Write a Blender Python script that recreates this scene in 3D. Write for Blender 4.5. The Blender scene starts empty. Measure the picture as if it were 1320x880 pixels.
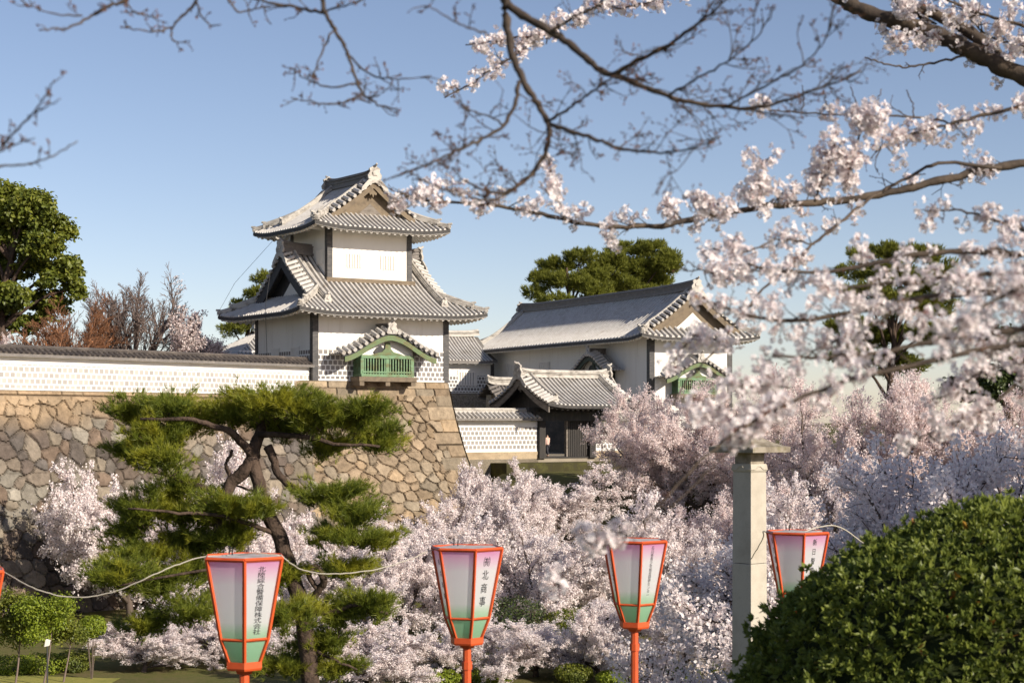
import bpy, math, random
import numpy as np
from mathutils import Vector, Matrix

# ------------------------------------------------------------------ camera, sky, sun, exposure
S = bpy.context.scene
COL = S.collection
F_PX, HX, HY, EYE = 2250.0, 660.0, 545.0, 12.0       # focal length and horizon in photo pixels, eye height
SUN_EL, SUN_AZ = math.radians(26), math.radians(-37)  # azimuth from +X
cd = bpy.data.cameras.new("camera")
cam = bpy.data.objects.new("camera", cd); COL.objects.link(cam)
cam.location = (0, 0, EYE); cam.rotation_euler = (math.pi / 2, 0, 0)
cd.sensor_width = 36; cd.lens = 36 * F_PX / 1320; cd.shift_y = 105 / 1320.0
cd.clip_start = 0.05; cd.clip_end = 6000
cd.dof.use_dof = True; cd.dof.focus_distance = 45.0; cd.dof.aperture_fstop = 7.0
S.camera = cam
W = bpy.data.worlds.new("World"); S.world = W; W.use_nodes = True
nt = W.node_tree; nt.nodes.clear()
sky = nt.nodes.new("ShaderNodeTexSky"); sky.sky_type = 'NISHITA'; sky.sun_disc = False
sky.sun_elevation = SUN_EL
SD = Vector((math.cos(SUN_EL) * math.cos(SUN_AZ), math.cos(SUN_EL) * math.sin(SUN_AZ), math.sin(SUN_EL)))
sky.sun_rotation = math.atan2(SD.x, SD.y)
sky.air_density = 0.75; sky.dust_density = 0.4; sky.ozone_density = 3.0
bg = nt.nodes.new("ShaderNodeBackground"); bg.inputs[1].default_value = 0.115
wo = nt.nodes.new("ShaderNodeOutputWorld")
tint = nt.nodes.new("ShaderNodeMix"); tint.data_type = 'RGBA'; tint.blend_type = 'MULTIPLY'; tint.inputs[0].default_value = 1; tint.inputs[7].default_value = (1.03, .825, .735, 1)
nt.links.new(sky.outputs[0], tint.inputs[6]); nt.links.new(tint.outputs[2], bg.inputs[0]); nt.links.new(bg.outputs[0], wo.inputs[0])
sl = bpy.data.lights.new("sun", 'SUN'); sl.energy = 4.6; sl.angle = math.radians(0.55); sl.color = (1.0, 0.90, 0.76)
sun = bpy.data.objects.new("sun", sl); COL.objects.link(sun)
sun.rotation_euler = SD.to_track_quat('Z', 'Y').to_euler()
S.view_settings.view_transform = 'Standard'; S.view_settings.look = 'None'
S.view_settings.exposure = 0.56; S.view_settings.gamma = 1.0
S.render.engine = 'CYCLES'
S.cycles.max_bounces = 6; S.cycles.diffuse_bounces = 3; S.cycles.glossy_bounces = 2
S.cycles.transmission_bounces = 4; S.cycles.transparent_max_bounces = 4
S.cycles.use_denoising = True

# ------------------------------------------------------------------ helpers
def at(px, py, D):
    """World point seen at photo pixel (px, py) at depth D."""
    return np.array([(px - HX) / F_PX * D, D, EYE - (py - HY) / F_PX * D])

def tag(o, label=None, cat=None, group=None, kind=None):
    if label: o["label"] = label
    if cat: o["category"] = cat
    if group: o["group"] = group
    if kind: o["kind"] = kind
    return o

def thing(name, label, cat, loc=(0, 0, 0), rz=0.0, group=None):
    o = bpy.data.objects.new(name, None); COL.objects.link(o)
    o.empty_display_size = 0.2
    o.location = loc; o.rotation_euler = (0, 0, rz)
    return tag(o, label, cat, group)

def link(name, me, mat=None, parent=None):
    o = bpy.data.objects.new(name, me); COL.objects.link(o)
    if mat is not None and not me.materials: me.materials.append(mat)
    if parent is not None: o.parent = parent
    return o

def np_mesh(name, V, faces, smooth=False):
    """V (n,3); faces: list of (m,k) int arrays."""
    me = bpy.data.meshes.new(name)
    V = np.ascontiguousarray(V, dtype=np.float32)
    faces = [np.asarray(f, dtype=np.int32) for f in faces if len(f)]
    me.vertices.add(len(V)); me.vertices.foreach_set("co", V.ravel())
    loops = np.concatenate([f.ravel() for f in faces])
    tot = np.concatenate([np.full(len(f), f.shape[1], np.int32) for f in faces])
    start = np.concatenate([[0], np.cumsum(tot)[:-1]]).astype(np.int32)
    me.loops.add(len(loops)); me.loops.foreach_set("vertex_index", loops)
    me.polygons.add(len(tot)); me.polygons.foreach_set("loop_start", start); me.polygons.foreach_set("loop_total", tot)
    me.polygons.foreach_set("use_smooth", np.full(len(tot), bool(smooth)))
    me.update(calc_edges=True); me.validate()
    return me

class MB:
    """Collects shapes and links them as one mesh object."""
    def __init__(s): s.V = []; s.F = {}; s.n = 0
    def add(s, V, *faces):
        V = np.asarray(V, float).reshape(-1, 3); s.V.append(V)
        for f in faces:
            f = np.asarray(f, int)
            if f.ndim == 1: f = f[None]
            if len(f): s.F.setdefault(f.shape[1], []).append(f + s.n)
        s.n += len(V); return s
    def box(s, x0, x1, y0, y1, z0, z1):
        V = [(x, y, z) for z in (z0, z1) for y in (y0, y1) for x in (x0, x1)]
        return s.add(V, [(0, 2, 3, 1), (4, 5, 7, 6), (0, 1, 5, 4), (2, 6, 7, 3), (0, 4, 6, 2), (1, 3, 7, 5)])
    def grid(s, P):
        """P (a,b,3) grid of points."""
        a, b = P.shape[:2]; i = np.arange(a * b).reshape(a, b)
        return s.add(P.reshape(-1, 3), np.stack([i[:-1, :-1], i[1:, :-1], i[1:, 1:], i[:-1, 1:]], -1).reshape(-1, 4))
    def tube(s, path, rad, n=6, cap=True):
        path = np.asarray(path, float); m = len(path)
        rad = np.broadcast_to(np.asarray(rad, float), (m,))
        T = np.gradient(path, axis=0); T /= np.linalg.norm(T, axis=1, keepdims=True) + 1e-12
        ref = np.array([0.0, 0, 1]) if abs(T[:, 2]).mean() < 0.85 else np.array([1.0, 0, 0])
        A = np.cross(T, ref); A /= np.linalg.norm(A, axis=1, keepdims=True) + 1e-12
        B = np.cross(T, A)
        th = np.arange(n) * 2 * math.pi / n
        V = path[:, None] + rad[:, None, None] * (np.cos(th)[None, :, None] * A[:, None] + np.sin(th)[None, :, None] * B[:, None])
        i = np.arange(m * n).reshape(m, n); j = np.roll(i, -1, 1)
        F = np.stack([i[:-1], j[:-1], j[1:], i[1:]], -1).reshape(-1, 4)
        s.add(V.reshape(-1, 3), F)
        if cap:
            base = s.n - m * n
            s.F.setdefault(n, []).append(np.array([list(range(base, base + n))[::-1], list(range(base + (m - 1) * n, base + m * n))]))
        return s
    def sweep(s, path, w, h, up=0.0):
        """Rectangular bar along a path, standing on it (bottom at path + up)."""
        path = np.asarray(path, float); m = len(path)
        T = np.gradient(path, axis=0); L = np.stack([-T[:, 1], T[:, 0], 0 * T[:, 0]], -1)
        L /= np.linalg.norm(L, axis=1, keepdims=True) + 1e-12
        z = np.array([0, 0, 1.0])
        ws = np.broadcast_to(np.asarray(w, float), (m,))[:, None]; hs = np.broadcast_to(np.asarray(h, float), (m,))[:, None]
        b = path + z * up
        V = np.stack([b - L * ws / 2, b + L * ws / 2, b + L * ws / 2 + z * hs, b - L * ws / 2 + z * hs], 1)
        i = np.arange(m * 4).reshape(m, 4); j = np.roll(i, -1, 1)
        F = np.stack([i[:-1], j[:-1], j[1:], i[1:]], -1).reshape(-1, 4)
        return s.add(V.reshape(-1, 3), np.concatenate([F, [[0, 3, 2, 1], [4 * m - 4, 4 * m - 3, 4 * m - 2, 4 * m - 1]]]))
    def prism(s, poly, O, U, Vv, N, t):
        """2D polygon (list of (u,v)) placed at O with axes U, Vv, thickness t along N."""
        poly = np.asarray(poly, float); k = len(poly)
        O, U, Vv, N = (np.asarray(a, float) for a in (O, U, Vv, N))
        P = O + poly[:, :1] * U + poly[:, 1:] * Vv
        i = np.arange(k); j = (i + 1) % k
        return s.add(np.concatenate([P, P + N * t]), i[None, ::-1], (i + k)[None], np.stack([i, j, j + k, i + k], -1))
    def lathe(s, prof, c, n=16, rot=0.0):
        th = np.arange(n) * 2 * math.pi / n + rot; prof = np.asarray(prof, float)
        V = np.stack([c[0] + prof[:, :1] * np.cos(th), c[1] + prof[:, :1] * np.sin(th), c[2] + prof[:, 1:] + 0 * th], -1)
        m = len(prof); i = np.arange(m * n).reshape(m, n); j = np.roll(i, -1, 1)
        F = np.stack([i[:-1], j[:-1], j[1:], i[1:]], -1).reshape(-1, 4)
        s.add(V.reshape(-1, 3), F)
        base = s.n - m * n
        s.F.setdefault(n, []).append(np.array([list(range(base, base + n))[::-1], list(range(base + (m - 1) * n, base + m * n))]))
        return s
    def mesh(s, name, smooth=False):
        return np_mesh(name, np.concatenate(s.V), [np.concatenate(f) for f in s.F.values()], smooth)
    def build(s, name, mat, parent=None, smooth=False):
        return link(name, s.mesh(name, smooth), mat, parent)

def leaf_cloud(C, size, rng, up=0.0, aspect=1.0, nrm=None, spread=1.0):
    """One diamond leaf per centre; up>0 turns leaves to face upwards."""
    n = len(C); N = rng.normal(size=(n, 3)) * spread
    if nrm is not None: N += nrm
    N[:, 2] += up
    N /= np.linalg.norm(N, axis=1, keepdims=True)
    A = np.cross(N, rng.normal(size=(n, 3))); A /= np.linalg.norm(A, axis=1, keepdims=True)
    B = np.cross(N, A)
    sz = (np.broadcast_to(np.asarray(size, float), (n,)) * rng.uniform(0.65, 1.3, n))[:, None]
    V = np.stack([C - A * sz, C + B * sz * aspect * 0.62 + N * sz * .18, C + A * sz, C - B * sz * aspect * 0.62 + N * sz * .18], 1).reshape(-1, 3)
    return V, np.arange(4 * n).reshape(n, 4)

def needle_cloud(C, D, length, width, k, rng, spread=0.8):
    """k thin needle triangles from each tuft centre C around direction D."""
    n = len(C)
    C = np.repeat(C, k, 0); D = np.repeat(D, k, 0) + rng.normal(size=(n * k, 3)) * spread
    D /= np.linalg.norm(D, axis=1, keepdims=True)
    A = np.cross(D, rng.normal(size=D.shape)); A /= np.linalg.norm(A, axis=1, keepdims=True)
    L = length * rng.uniform(.7, 1.25, (n * k, 1))
    V = np.stack([C - A * width, C + A * width, C + D * L], 1).reshape(-1, 3)
    return V, np.arange(3 * n * k).reshape(-1, 3)

def vnoise(x, y, seed=0):
    """Smooth 2D value noise, arrays in, 0..1 out."""
    xi = np.floor(x).astype(np.int64); yi = np.floor(y).astype(np.int64); fx = x - xi; fy = y - yi
    def h(a, b):
        n = (a * 374761393 + b * 668265263 + seed * 69069) & 0x7fffffff
        n = ((n ^ (n >> 13)) * 1274126177) & 0x7fffffff
        return ((n ^ (n >> 16)) & 0xffff) / 65535.0
    sx = fx * fx * (3 - 2 * fx); sy = fy * fy * (3 - 2 * fy)
    return (h(xi, yi) * (1 - sx) + h(xi + 1, yi) * sx) * (1 - sy) + (h(xi, yi + 1) * (1 - sx) + h(xi + 1, yi + 1) * sx) * sy

def fbm(x, y, seed=0, o=4):
    a, t, s = 0.5, 0, 0
    for k in range(o):
        t = t + a * vnoise(x * 2 ** k, y * 2 ** k, seed + k); s += a; a *= .5
    return t / s

# ------------------------------------------------------------------ materials
def new_mat(name):
    m = bpy.data.materials.new(name); m.use_nodes = True
    t = m.node_tree; b = t.nodes.get("Principled BSDF")
    return m, t, b

def mk(name, base, rough=0.7, vary=(), bump=None, spec=0.4, metal=0.0):
    """Principled material; vary: list of (noise scale xyz, second colour, low, high); bump: (scale, strength, distance)."""
    m, t, b = new_mat(name)
    L = t.links.new
    b.inputs["Roughness"].default_value = rough; b.inputs["Metallic"].default_value = metal
    b.inputs["Specular IOR Level"].default_value = spec
    tc = t.nodes.new("ShaderNodeTexCoord")
    cur = None
    for sc, c2, lo, hi in vary:
        mp = t.nodes.new("ShaderNodeMapping"); mp.inputs["Scale"].default_value = sc if hasattr(sc, "__len__") else (sc,) * 3
        L(tc.outputs["Object"], mp.inputs[0])
        nz = t.nodes.new("ShaderNodeTexNoise"); nz.inputs["Scale"].default_value = 1; nz.inputs["Detail"].default_value = 6; nz.inputs["Roughness"].default_value = .65
        L(mp.outputs[0], nz.inputs["Vector"])
        mr = t.nodes.new("ShaderNodeMapRange"); mr.inputs["From Min"].default_value = lo; mr.inputs["From Max"].default_value = hi
        L(nz.outputs["Fac"], mr.inputs["Value"])
        mx = t.nodes.new("ShaderNodeMix"); mx.data_type = 'RGBA'
        L(mr.outputs[0], mx.inputs[0])
        if cur is None: mx.inputs[6].default_value = (*base, 1)
        else: L(cur, mx.inputs[6])
        mx.inputs[7].default_value = (*c2, 1)
        cur = mx.outputs[2]
    if cur is None: b.inputs["Base Color"].default_value = (*base, 1)
    else: L(cur, b.inputs["Base Color"])
    if bump:
        nz = t.nodes.new("ShaderNodeTexNoise"); nz.inputs["Scale"].default_value = bump[0]; nz.inputs["Detail"].default_value = 5
        L(tc.outputs["Object"], nz.inputs["Vector"])
        bp = t.nodes.new("ShaderNodeBump"); bp.inputs["Strength"].default_value = bump[1]; bp.inputs["Distance"].default_value = bump[2]
        L(nz.outputs["Fac"], bp.inputs["Height"]); L(bp.outputs[0], b.inputs["Normal"])
    return m

def leaf_mat(name, cols, trans=0.35, rough=0.5, spec=0.3, tcol=None, patch=None):
    """Foliage or petals: colour per leaf, part of the light passes through."""
    m, t, b = new_mat(name); L = t.links.new
    g = t.nodes.new("ShaderNodeNewGeometry")
    r = t.nodes.new("ShaderNodeValToRGB"); e = r.color_ramp.elements
    e[0].position = 0; e[0].color = (*cols[0], 1); e[1].position = 1; e[1].color = (*cols[-1], 1)
    for i, c in enumerate(cols[1:-1]):
        x = e.new((i + 1) / (len(cols) - 1)); x.color = (*c, 1)
    L(g.outputs["Random Per Island"], r.inputs[0]); cout = r.outputs[0]
    if patch:                                                             # whole shoots of another shade
        tc = t.nodes.new("ShaderNodeTexCoord"); nz = t.nodes.new("ShaderNodeTexNoise"); nz.inputs["Scale"].default_value = patch[1]; nz.inputs["Detail"].default_value = 2
        L(tc.outputs["Object"], nz.inputs["Vector"]); mr = t.nodes.new("ShaderNodeMapRange"); mr.inputs["From Min"].default_value = .48; mr.inputs["From Max"].default_value = .68
        L(nz.outputs["Fac"], mr.inputs["Value"]); pm = t.nodes.new("ShaderNodeMix"); pm.data_type = 'RGBA'; L(mr.outputs[0], pm.inputs[0]); L(cout, pm.inputs[6]); pm.inputs[7].default_value = (*patch[0], 1); cout = pm.outputs[2]
    L(cout, b.inputs["Base Color"])
    b.inputs["Roughness"].default_value = rough; b.inputs["Specular IOR Level"].default_value = spec
    tr = t.nodes.new("ShaderNodeBsdfTranslucent")
    if tcol: tr.inputs[0].default_value = (*tcol, 1)
    else: L(cout, tr.inputs[0])
    mx = t.nodes.new("ShaderNodeMixShader"); mx.inputs[0].default_value = trans
    out = t.nodes.get("Material Output")
    L(b.outputs[0], mx.inputs[1]); L(tr.outputs[0], mx.inputs[2]); L(mx.outputs[0], out.inputs[0])
    return m

def namako_mat(name, axes, tile, row, c1, c2, joint=(.78, .77, .74), rough=.4, mortar=.045, squash=None):
    """Square grey wall tiles in running bond between raised white plaster joints; axes picks the object coordinates used."""
    m, t, b = new_mat(name); L = t.links.new
    tc = t.nodes.new("ShaderNodeTexCoord"); sp = t.nodes.new("ShaderNodeSeparateXYZ"); cb = t.nodes.new("ShaderNodeCombineXYZ")
    L(tc.outputs["Object"], sp.inputs[0]); L(sp.outputs[axes[0]], cb.inputs[0]); L(sp.outputs[axes[1]], cb.inputs[1])
    br = t.nodes.new("ShaderNodeTexBrick"); br.offset = .5; br.squash = 1
    br.inputs["Color1"].default_value = (*c1, 1); br.inputs["Color2"].default_value = (*c2, 1); br.inputs["Mortar"].default_value = (*joint, 1)
    br.inputs["Scale"].default_value = 1; br.inputs["Mortar Size"].default_value = mortar; br.inputs["Mortar Smooth"].default_value = .1
    br.inputs["Brick Width"].default_value = tile; br.inputs["Row Height"].default_value = row
    L(cb.outputs[0], br.inputs["Vector"])
    L(br.outputs["Color"], b.inputs["Base Color"])
    mr = t.nodes.new("ShaderNodeMapRange"); mr.inputs["To Min"].default_value = rough; mr.inputs["To Max"].default_value = .8
    L(br.outputs["Fac"], mr.inputs["Value"]); L(mr.outputs[0], b.inputs["Roughness"])
    b.inputs["Specular IOR Level"].default_value = .9
    bp = t.nodes.new("ShaderNodeBump"); bp.inputs["Strength"].default_value = .6; bp.inputs["Distance"].default_value = .03
    L(br.outputs["Fac"], bp.inputs["Height"]); L(bp.outputs[0], b.inputs["Normal"])
    return m

M = {}
M["plaster"] = mk("white_plaster", (.78, .76, .72), .85, [((.5, .5, .18), (.70, .67, .62), .45, .8), ((1.6, 1.6, .16), (.60, .57, .52), .56, .85)], (14, .12, .02), .2)
M["plaster_trim"] = mk("white_plaster_trim", (.78, .75, .70), .85, [(.8, (.64, .60, .54), .5, .8)], None, .2)
M["copper_old"] = mk("aged_copper", (.115, .165, .075), .65, [((1.6, 1.6, 2.2), (.13, .12, .05), .44, .62), (6, (.17, .26, .15), .55, .8)], (12, .2, .01), .35)
M["copper_shade"] = mk("shaded_copper", (.035, .05, .035), .65, [(3, (.06, .06, .035), .5, .75)], None, .3)  # copper darkened to stand for the bay on the tower's shaded side
M["recess"] = mk("recess_shade_grey", (.17, .165, .155), .9, (), None, .1)  # grey that stands for the shade between the window bars
M["lead"] = mk("lead_roof_tiles", (.50, .475, .445), .5, [((1.1, 1.1, 1.6), (.36, .32, .27), .47, .78), ((4, 4, 4), (.66, .64, .60), .5, .8)], (9, .25, .02), .45)
M["lead_base"] = mk("lead_gap_shade", (.17, .16, .145), .6, [((1.1, 1.1, 1.6), (.09, .08, .07), .45, .75)], (9, .25, .02), .4)  # lead darkened to paint in the shadows between barrel rows
M["lip"] = mk("dark_eave_tiles", (.05, .047, .045), .7, [(3, (.11, .10, .09), .5, .8)], None, .3)
M["lead_trim"] = mk("lead_ridge", (.46, .43, .385), .6, [((1.6, 1.6, 2.5), (.20, .18, .155), .48, .68)], (7, .35, .03), .4)
M["ridge_dark"] = mk("weathered_ridge_tiles", (.16, .145, .135), .65, [((3, 3, 3), (.28, .25, .22), .5, .8)], (9, .3, .02), .35)
M["dark_tile"] = mk("dark_roof_tiles", (.065, .055, .05), .6, [((1.5, 1.5, 1.5), (.15, .125, .105), .45, .75)], (9, .3, .02), .4)
M["post"] = mk("dark_timber", (.045, .045, .048), .7, [((3, 3, .6), (.10, .09, .08), .5, .8)], None, .3)
M["tile_post"] = mk("dark_corner_tiles", (.05, .05, .052), .6, [((2, 2, 9), (.11, .10, .095), .45, .7)], None, .4)
M["old_wood"] = mk("weathered_timber", (.185, .145, .10), .8, [((2.5, 2.5, 2.5), (.12, .095, .07), .45, .7)], (16, .4, .02), .25)
M["grey_wood"] = mk("grey_timber", (.20, .175, .15), .8, [((2, 2, 5), (.10, .085, .07), .45, .7)], (14, .4, .02), .25)
M["copper"] = mk("green_copper", (.13, .235, .125), .6, [((1.6, 1.6, 2.2), (.11, .125, .05), .44, .62), (6, (.22, .36, .22), .55, .8)], (12, .2, .01), .4)
M["gate_wood"] = mk("black_gate_timber", (.028, .025, .023), .65, [((3, 3, .7), (.06, .05, .042), .5, .8)], None, .3)
M["bark"] = mk("cherry_bark", (.115, .088, .072), .9, [(6, (.16, .13, .105), .5, .8)], (22, .6, .02), .2)
M["bark_near"] = mk("near_cherry_bark", (.055, .042, .034), .85, [(9, (.14, .105, .075), .45, .75)], (60, .6, .006), .25)
M["twig"] = mk("twig_bark", (.06, .045, .038), .85, [(12, (.12, .08, .06), .5, .8)], None, .2)
M["pine_bark"] = mk("pine_bark", (.095, .066, .05), .9, [((5, 5, 2.5), (.045, .032, .025), .42, .62)], (12, .9, .05), .15)
M["red_twig"] = mk("reddish_twigs", (.26, .12, .06), .85, [(2, (.16, .10, .07), .45, .7)], None, .2)
M["grey_twig"] = mk("grey_twigs", (.20, .15, .13), .85, [(2, (.13, .10, .09), .45, .7)], None, .2)
M["stone_grey"] = mk("pillar_granite", (.46, .42, .35), .85, [(3, (.36, .32, .26), .45, .75), (60, (.30, .27, .22), .55, .8)], (70, .25, .006), .25)
M["cap_stone"] = mk("weathered_granite", (.30, .265, .21), .9, [(6, (.14, .115, .085), .42, .65), (3, (.24, .22, .11), .55, .75)], (40, .4, .01), .2)
M["vermilion"] = mk("vermilion_paint", (.58, .088, .022), .45, [(7, (.44, .065, .02), .45, .8), (25, (.66, .16, .06), .6, .85)], (30, .08, .004), .45)
M["ink"] = mk("black_ink", (.02, .02, .025), .7, (), None, .2)
M["cord"] = mk("pale_cord", (.42, .385, .32), .7, [(30, (.40, .37, .31), .5, .7)], None, .3)
M["blossom"] = leaf_mat("cherry_petals_far", [(.91, .83, .82), (.93, .88, .87), (.86, .74, .72), (.93, .90, .89)], .45, .7, .1)
M["blossom_pink"] = leaf_mat("pinker_cherry_petals_far", [(.90, .78, .76), (.92, .84, .82), (.82, .65, .62), (.92, .87, .85)], .45, .7, .1)
M["petal"] = leaf_mat("cherry_petals_near", [(.86, .80, .80), (.90, .86, .86), (.82, .71, .72), (.92, .89, .89)], .36, .6, .2)
M["calyx"] = leaf_mat("cherry_calyx", [(.22, .07, .06), (.34, .13, .09), (.20, .12, .06)], .2, .6, .2)
M["needles"] = leaf_mat("pine_needles", [(.10, .14, .024), (.18, .22, .026), (.24, .26, .03), (.13, .17, .028)], .35, .5, .35, None, ((.34, .33, .03), 1.1))
M["needles_dark"] = leaf_mat("dark_pine_needles", [(.045, .07, .02), (.075, .10, .022), (.03, .05, .018)], .2, .5, .35)
M["needles_far"] = leaf_mat("far_pine_needles", [(.17, .19, .032), (.23, .24, .036), (.12, .14, .028)], .32, .55, .3)
M["leaf_ever"] = leaf_mat("evergreen_leaves", [(.15, .18, .025), (.21, .23, .03), (.11, .14, .022), (.26, .26, .035)], .35, .45, .4, None, ((.09, .12, .022), .5))
M["leaf_lime"] = leaf_mat("lime_leaves", [(.20, .26, .02), (.28, .33, .03), (.13, .19, .02)], .35, .5, .35)
M["leaf_hedge"] = leaf_mat("hedge_leaves", [(.13, .17, .035), (.18, .22, .04), (.09, .125, .03), (.24, .27, .05), (.15, .19, .035), (.13, .17, .035)], .42, .42, .4, None, ((.25, .29, .055), 2.6))
M["leaf_old"] = leaf_mat("yellowed_leaves", [(.38, .22, .03), (.30, .10, .02), (.34, .28, .05)], .3, .5, .4)
M["bud"] = leaf_mat("leaf_buds", [(.12, .06, .045), (.18, .09, .06), (.08, .05, .04)], .1, .6, .2)
M["soil_dark"] = mk("dark_twig_core", (.03, .04, .014), .95, [(8, (.06, .05, .03), .5, .8)], (20, .5, .05), .1)
M["rock"] = None
# ------------------------------------------------------------------ terrain
def smooth(a, b, x):
    t = np.clip((x - a) / (b - a), 0, 1); return t * t * (3 - 2 * t)

def gz(x, y):
    x = np.asarray(x, float); y = np.asarray(y, float)
    z = 10.3 - 2.1 * smooth(4, 14, y) - 6.7 * smooth(15, 52, y)          # garden slope under the camera down to the valley
    z = z + 7.0 * smooth(100, 124, y) * smooth(-9, 0, x)                  # bank below the gate
    z = z + 5.5 * smooth(12, 40, x) * smooth(45, 80, y) * (1 - .5 * smooth(100, 124, y))   # bridge side bank
    z = z + (fbm(x * .12, y * .12, 5) - .5) * .5 * smooth(4, 12, y)
    z = z + 12 * smooth(124, 150, y) * 0
    return z

def build_ground():
    xs = np.concatenate([np.linspace(-2500, -90, 12), np.linspace(-85, 85, 120), np.linspace(90, 2500, 12)])
    ys = np.concatenate([np.linspace(-60, -2, 8), np.linspace(0, 150, 120), np.linspace(160, 4500, 16)])
    X, Y = np.meshgrid(xs, ys, indexing="ij")
    b = MB(); b.grid(np.stack([X, Y, gz(X, Y)], -1))
    g = mk("valley_grass_ground", (.12, .115, .04), .95, [(.5, (.15, .115, .06), .42, .7), (2.2, (.08, .10, .025), .45, .75)], (9, .5, .05), .1)
    tag(b.build("ground", g, None, True), None, None, None, "structure")
build_ground()

# ------------------------------------------------------------------ dry stone walls: every stone its own relief and tone
def rock_mat():
    m, t, b = new_mat("castle_stone"); L = t.links.new
    a = t.nodes.new("ShaderNodeAttribute"); a.attribute_name = "stone"
    tc = t.nodes.new("ShaderNodeTexCoord")
    n1 = t.nodes.new("ShaderNodeTexNoise"); n1.inputs["Scale"].default_value = 2.2; n1.inputs["Detail"].default_value = 8; n1.inputs["Roughness"].default_value = .7
    L(tc.outputs["Object"], n1.inputs["Vector"])
    mr = t.nodes.new("ShaderNodeMapRange"); mr.inputs["From Min"].default_value = .3; mr.inputs["From Max"].default_value = .72
    mr.inputs["To Min"].default_value = .58; mr.inputs["To Max"].default_value = 1.25
    L(n1.outputs["Fac"], mr.inputs["Value"])
    mx = t.nodes.new("ShaderNodeMix"); mx.data_type = 'RGBA'; mx.blend_type = 'MULTIPLY'; mx.inputs[0].default_value = 1
    L(a.outputs["Color"], mx.inputs[6]); L(mr.outputs[0], mx.inputs[7]); L(mx.outputs[2], b.inputs["Base Color"])
    n2 = t.nodes.new("ShaderNodeTexNoise"); n2.inputs["Scale"].default_value = 9; n2.inputs["Detail"].default_value = 6
    L(tc.outputs["Object"], n2.inputs["Vector"])
    bp = t.nodes.new("ShaderNodeBump"); bp.inputs["Strength"].default_value = .7; bp.inputs["Distance"].default_value = .06
    L(n2.outputs["Fac"], bp.inputs["Height"]); L(bp.outputs[0], b.inputs["Normal"])
    b.inputs["Roughness"].default_value = .92; b.inputs["Specular IOR Level"].default_value = .15
    return m
M["rock"] = rock_mat()
CLAY = np.array([.065, .05, .036])

def batter(h): return .12 * h + .012 * h * h

def stone_cells(s, h, seed, cell, corner=None, cap=0.0):
    """Per sample: cell id (float 0..1 random), second random, edge distance in metres."""
    ws = s + (fbm(s * .9, h * .9, seed) - .5) * .5; wh = h + (fbm(s * .9 + 9, h * .9, seed + 7) - .5) * .4
    cx, cy = ws / cell[0], wh / cell[1]
    row = np.floor(cy)
    best = np.full(s.shape, 9e9); sec = np.full(s.shape, 9e9); r1 = np.zeros(s.shape); r2 = np.zeros(s.shape)
    def hsh(a, b, k):
        n = (a.astype(np.int64) * 73856093 ^ b.astype(np.int64) * 19349663 ^ (seed * 83492791 + k * 2654435)) & 0x7fffffff
        n = ((n ^ (n >> 15)) * 2246822519) & 0x7fffffff
        n = ((n ^ (n >> 13)) * 3266489917) & 0x7fffffff
        return ((n ^ (n >> 16)) & 0xffff) / 65535.
    for dy in (-1, 0, 1):
        for dx in (-1, 0, 1):
            gx = np.floor(cx - .5 * (row % 2)) + dx; gy = row + dy
            px = gx + .5 * (gy % 2) + .5 + (hsh(gx, gy, 1) - .5) * .72; py = gy + .5 + (hsh(gx, gy, 2) - .5) * .66
            w = .66 + .75 * hsh(gx, gy, 5)
            d = np.sqrt(((cx - px) * cell[0]) ** 2 + ((cy - py) * cell[1] * 1.12) ** 2) * w
            c1, c2 = hsh(gx, gy, 3), hsh(gx, gy, 4)
            nb = d < best
            sec = np.where(nb, best, np.minimum(sec, d)); r1 = np.where(nb, c1, r1); r2 = np.where(nb, c2, r2); best = np.where(nb, d, best)
    edge = (sec - best) * .5
    return r1, r2, edge

def rect_cells(s, h, seed, wid, hei):
    row = np.floor(h / hei); off = (row * 0.37 + .21 * (row % 3)) % 1
    u = s / wid + off; ci = np.floor(u)
    fu = (u - ci) * wid; fh = h - row * hei
    e = np.minimum(np.minimum(fu, wid - fu), np.minimum(fh, hei - fh))
    n = (ci.astype(np.int64) * 9301 + row.astype(np.int64) * 49297 + seed * 77) & 0xffff
    n = (n * 40503) & 0xffff
    return n / 65535., ((n * 7919) & 0xffff) / 65535., e

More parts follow.
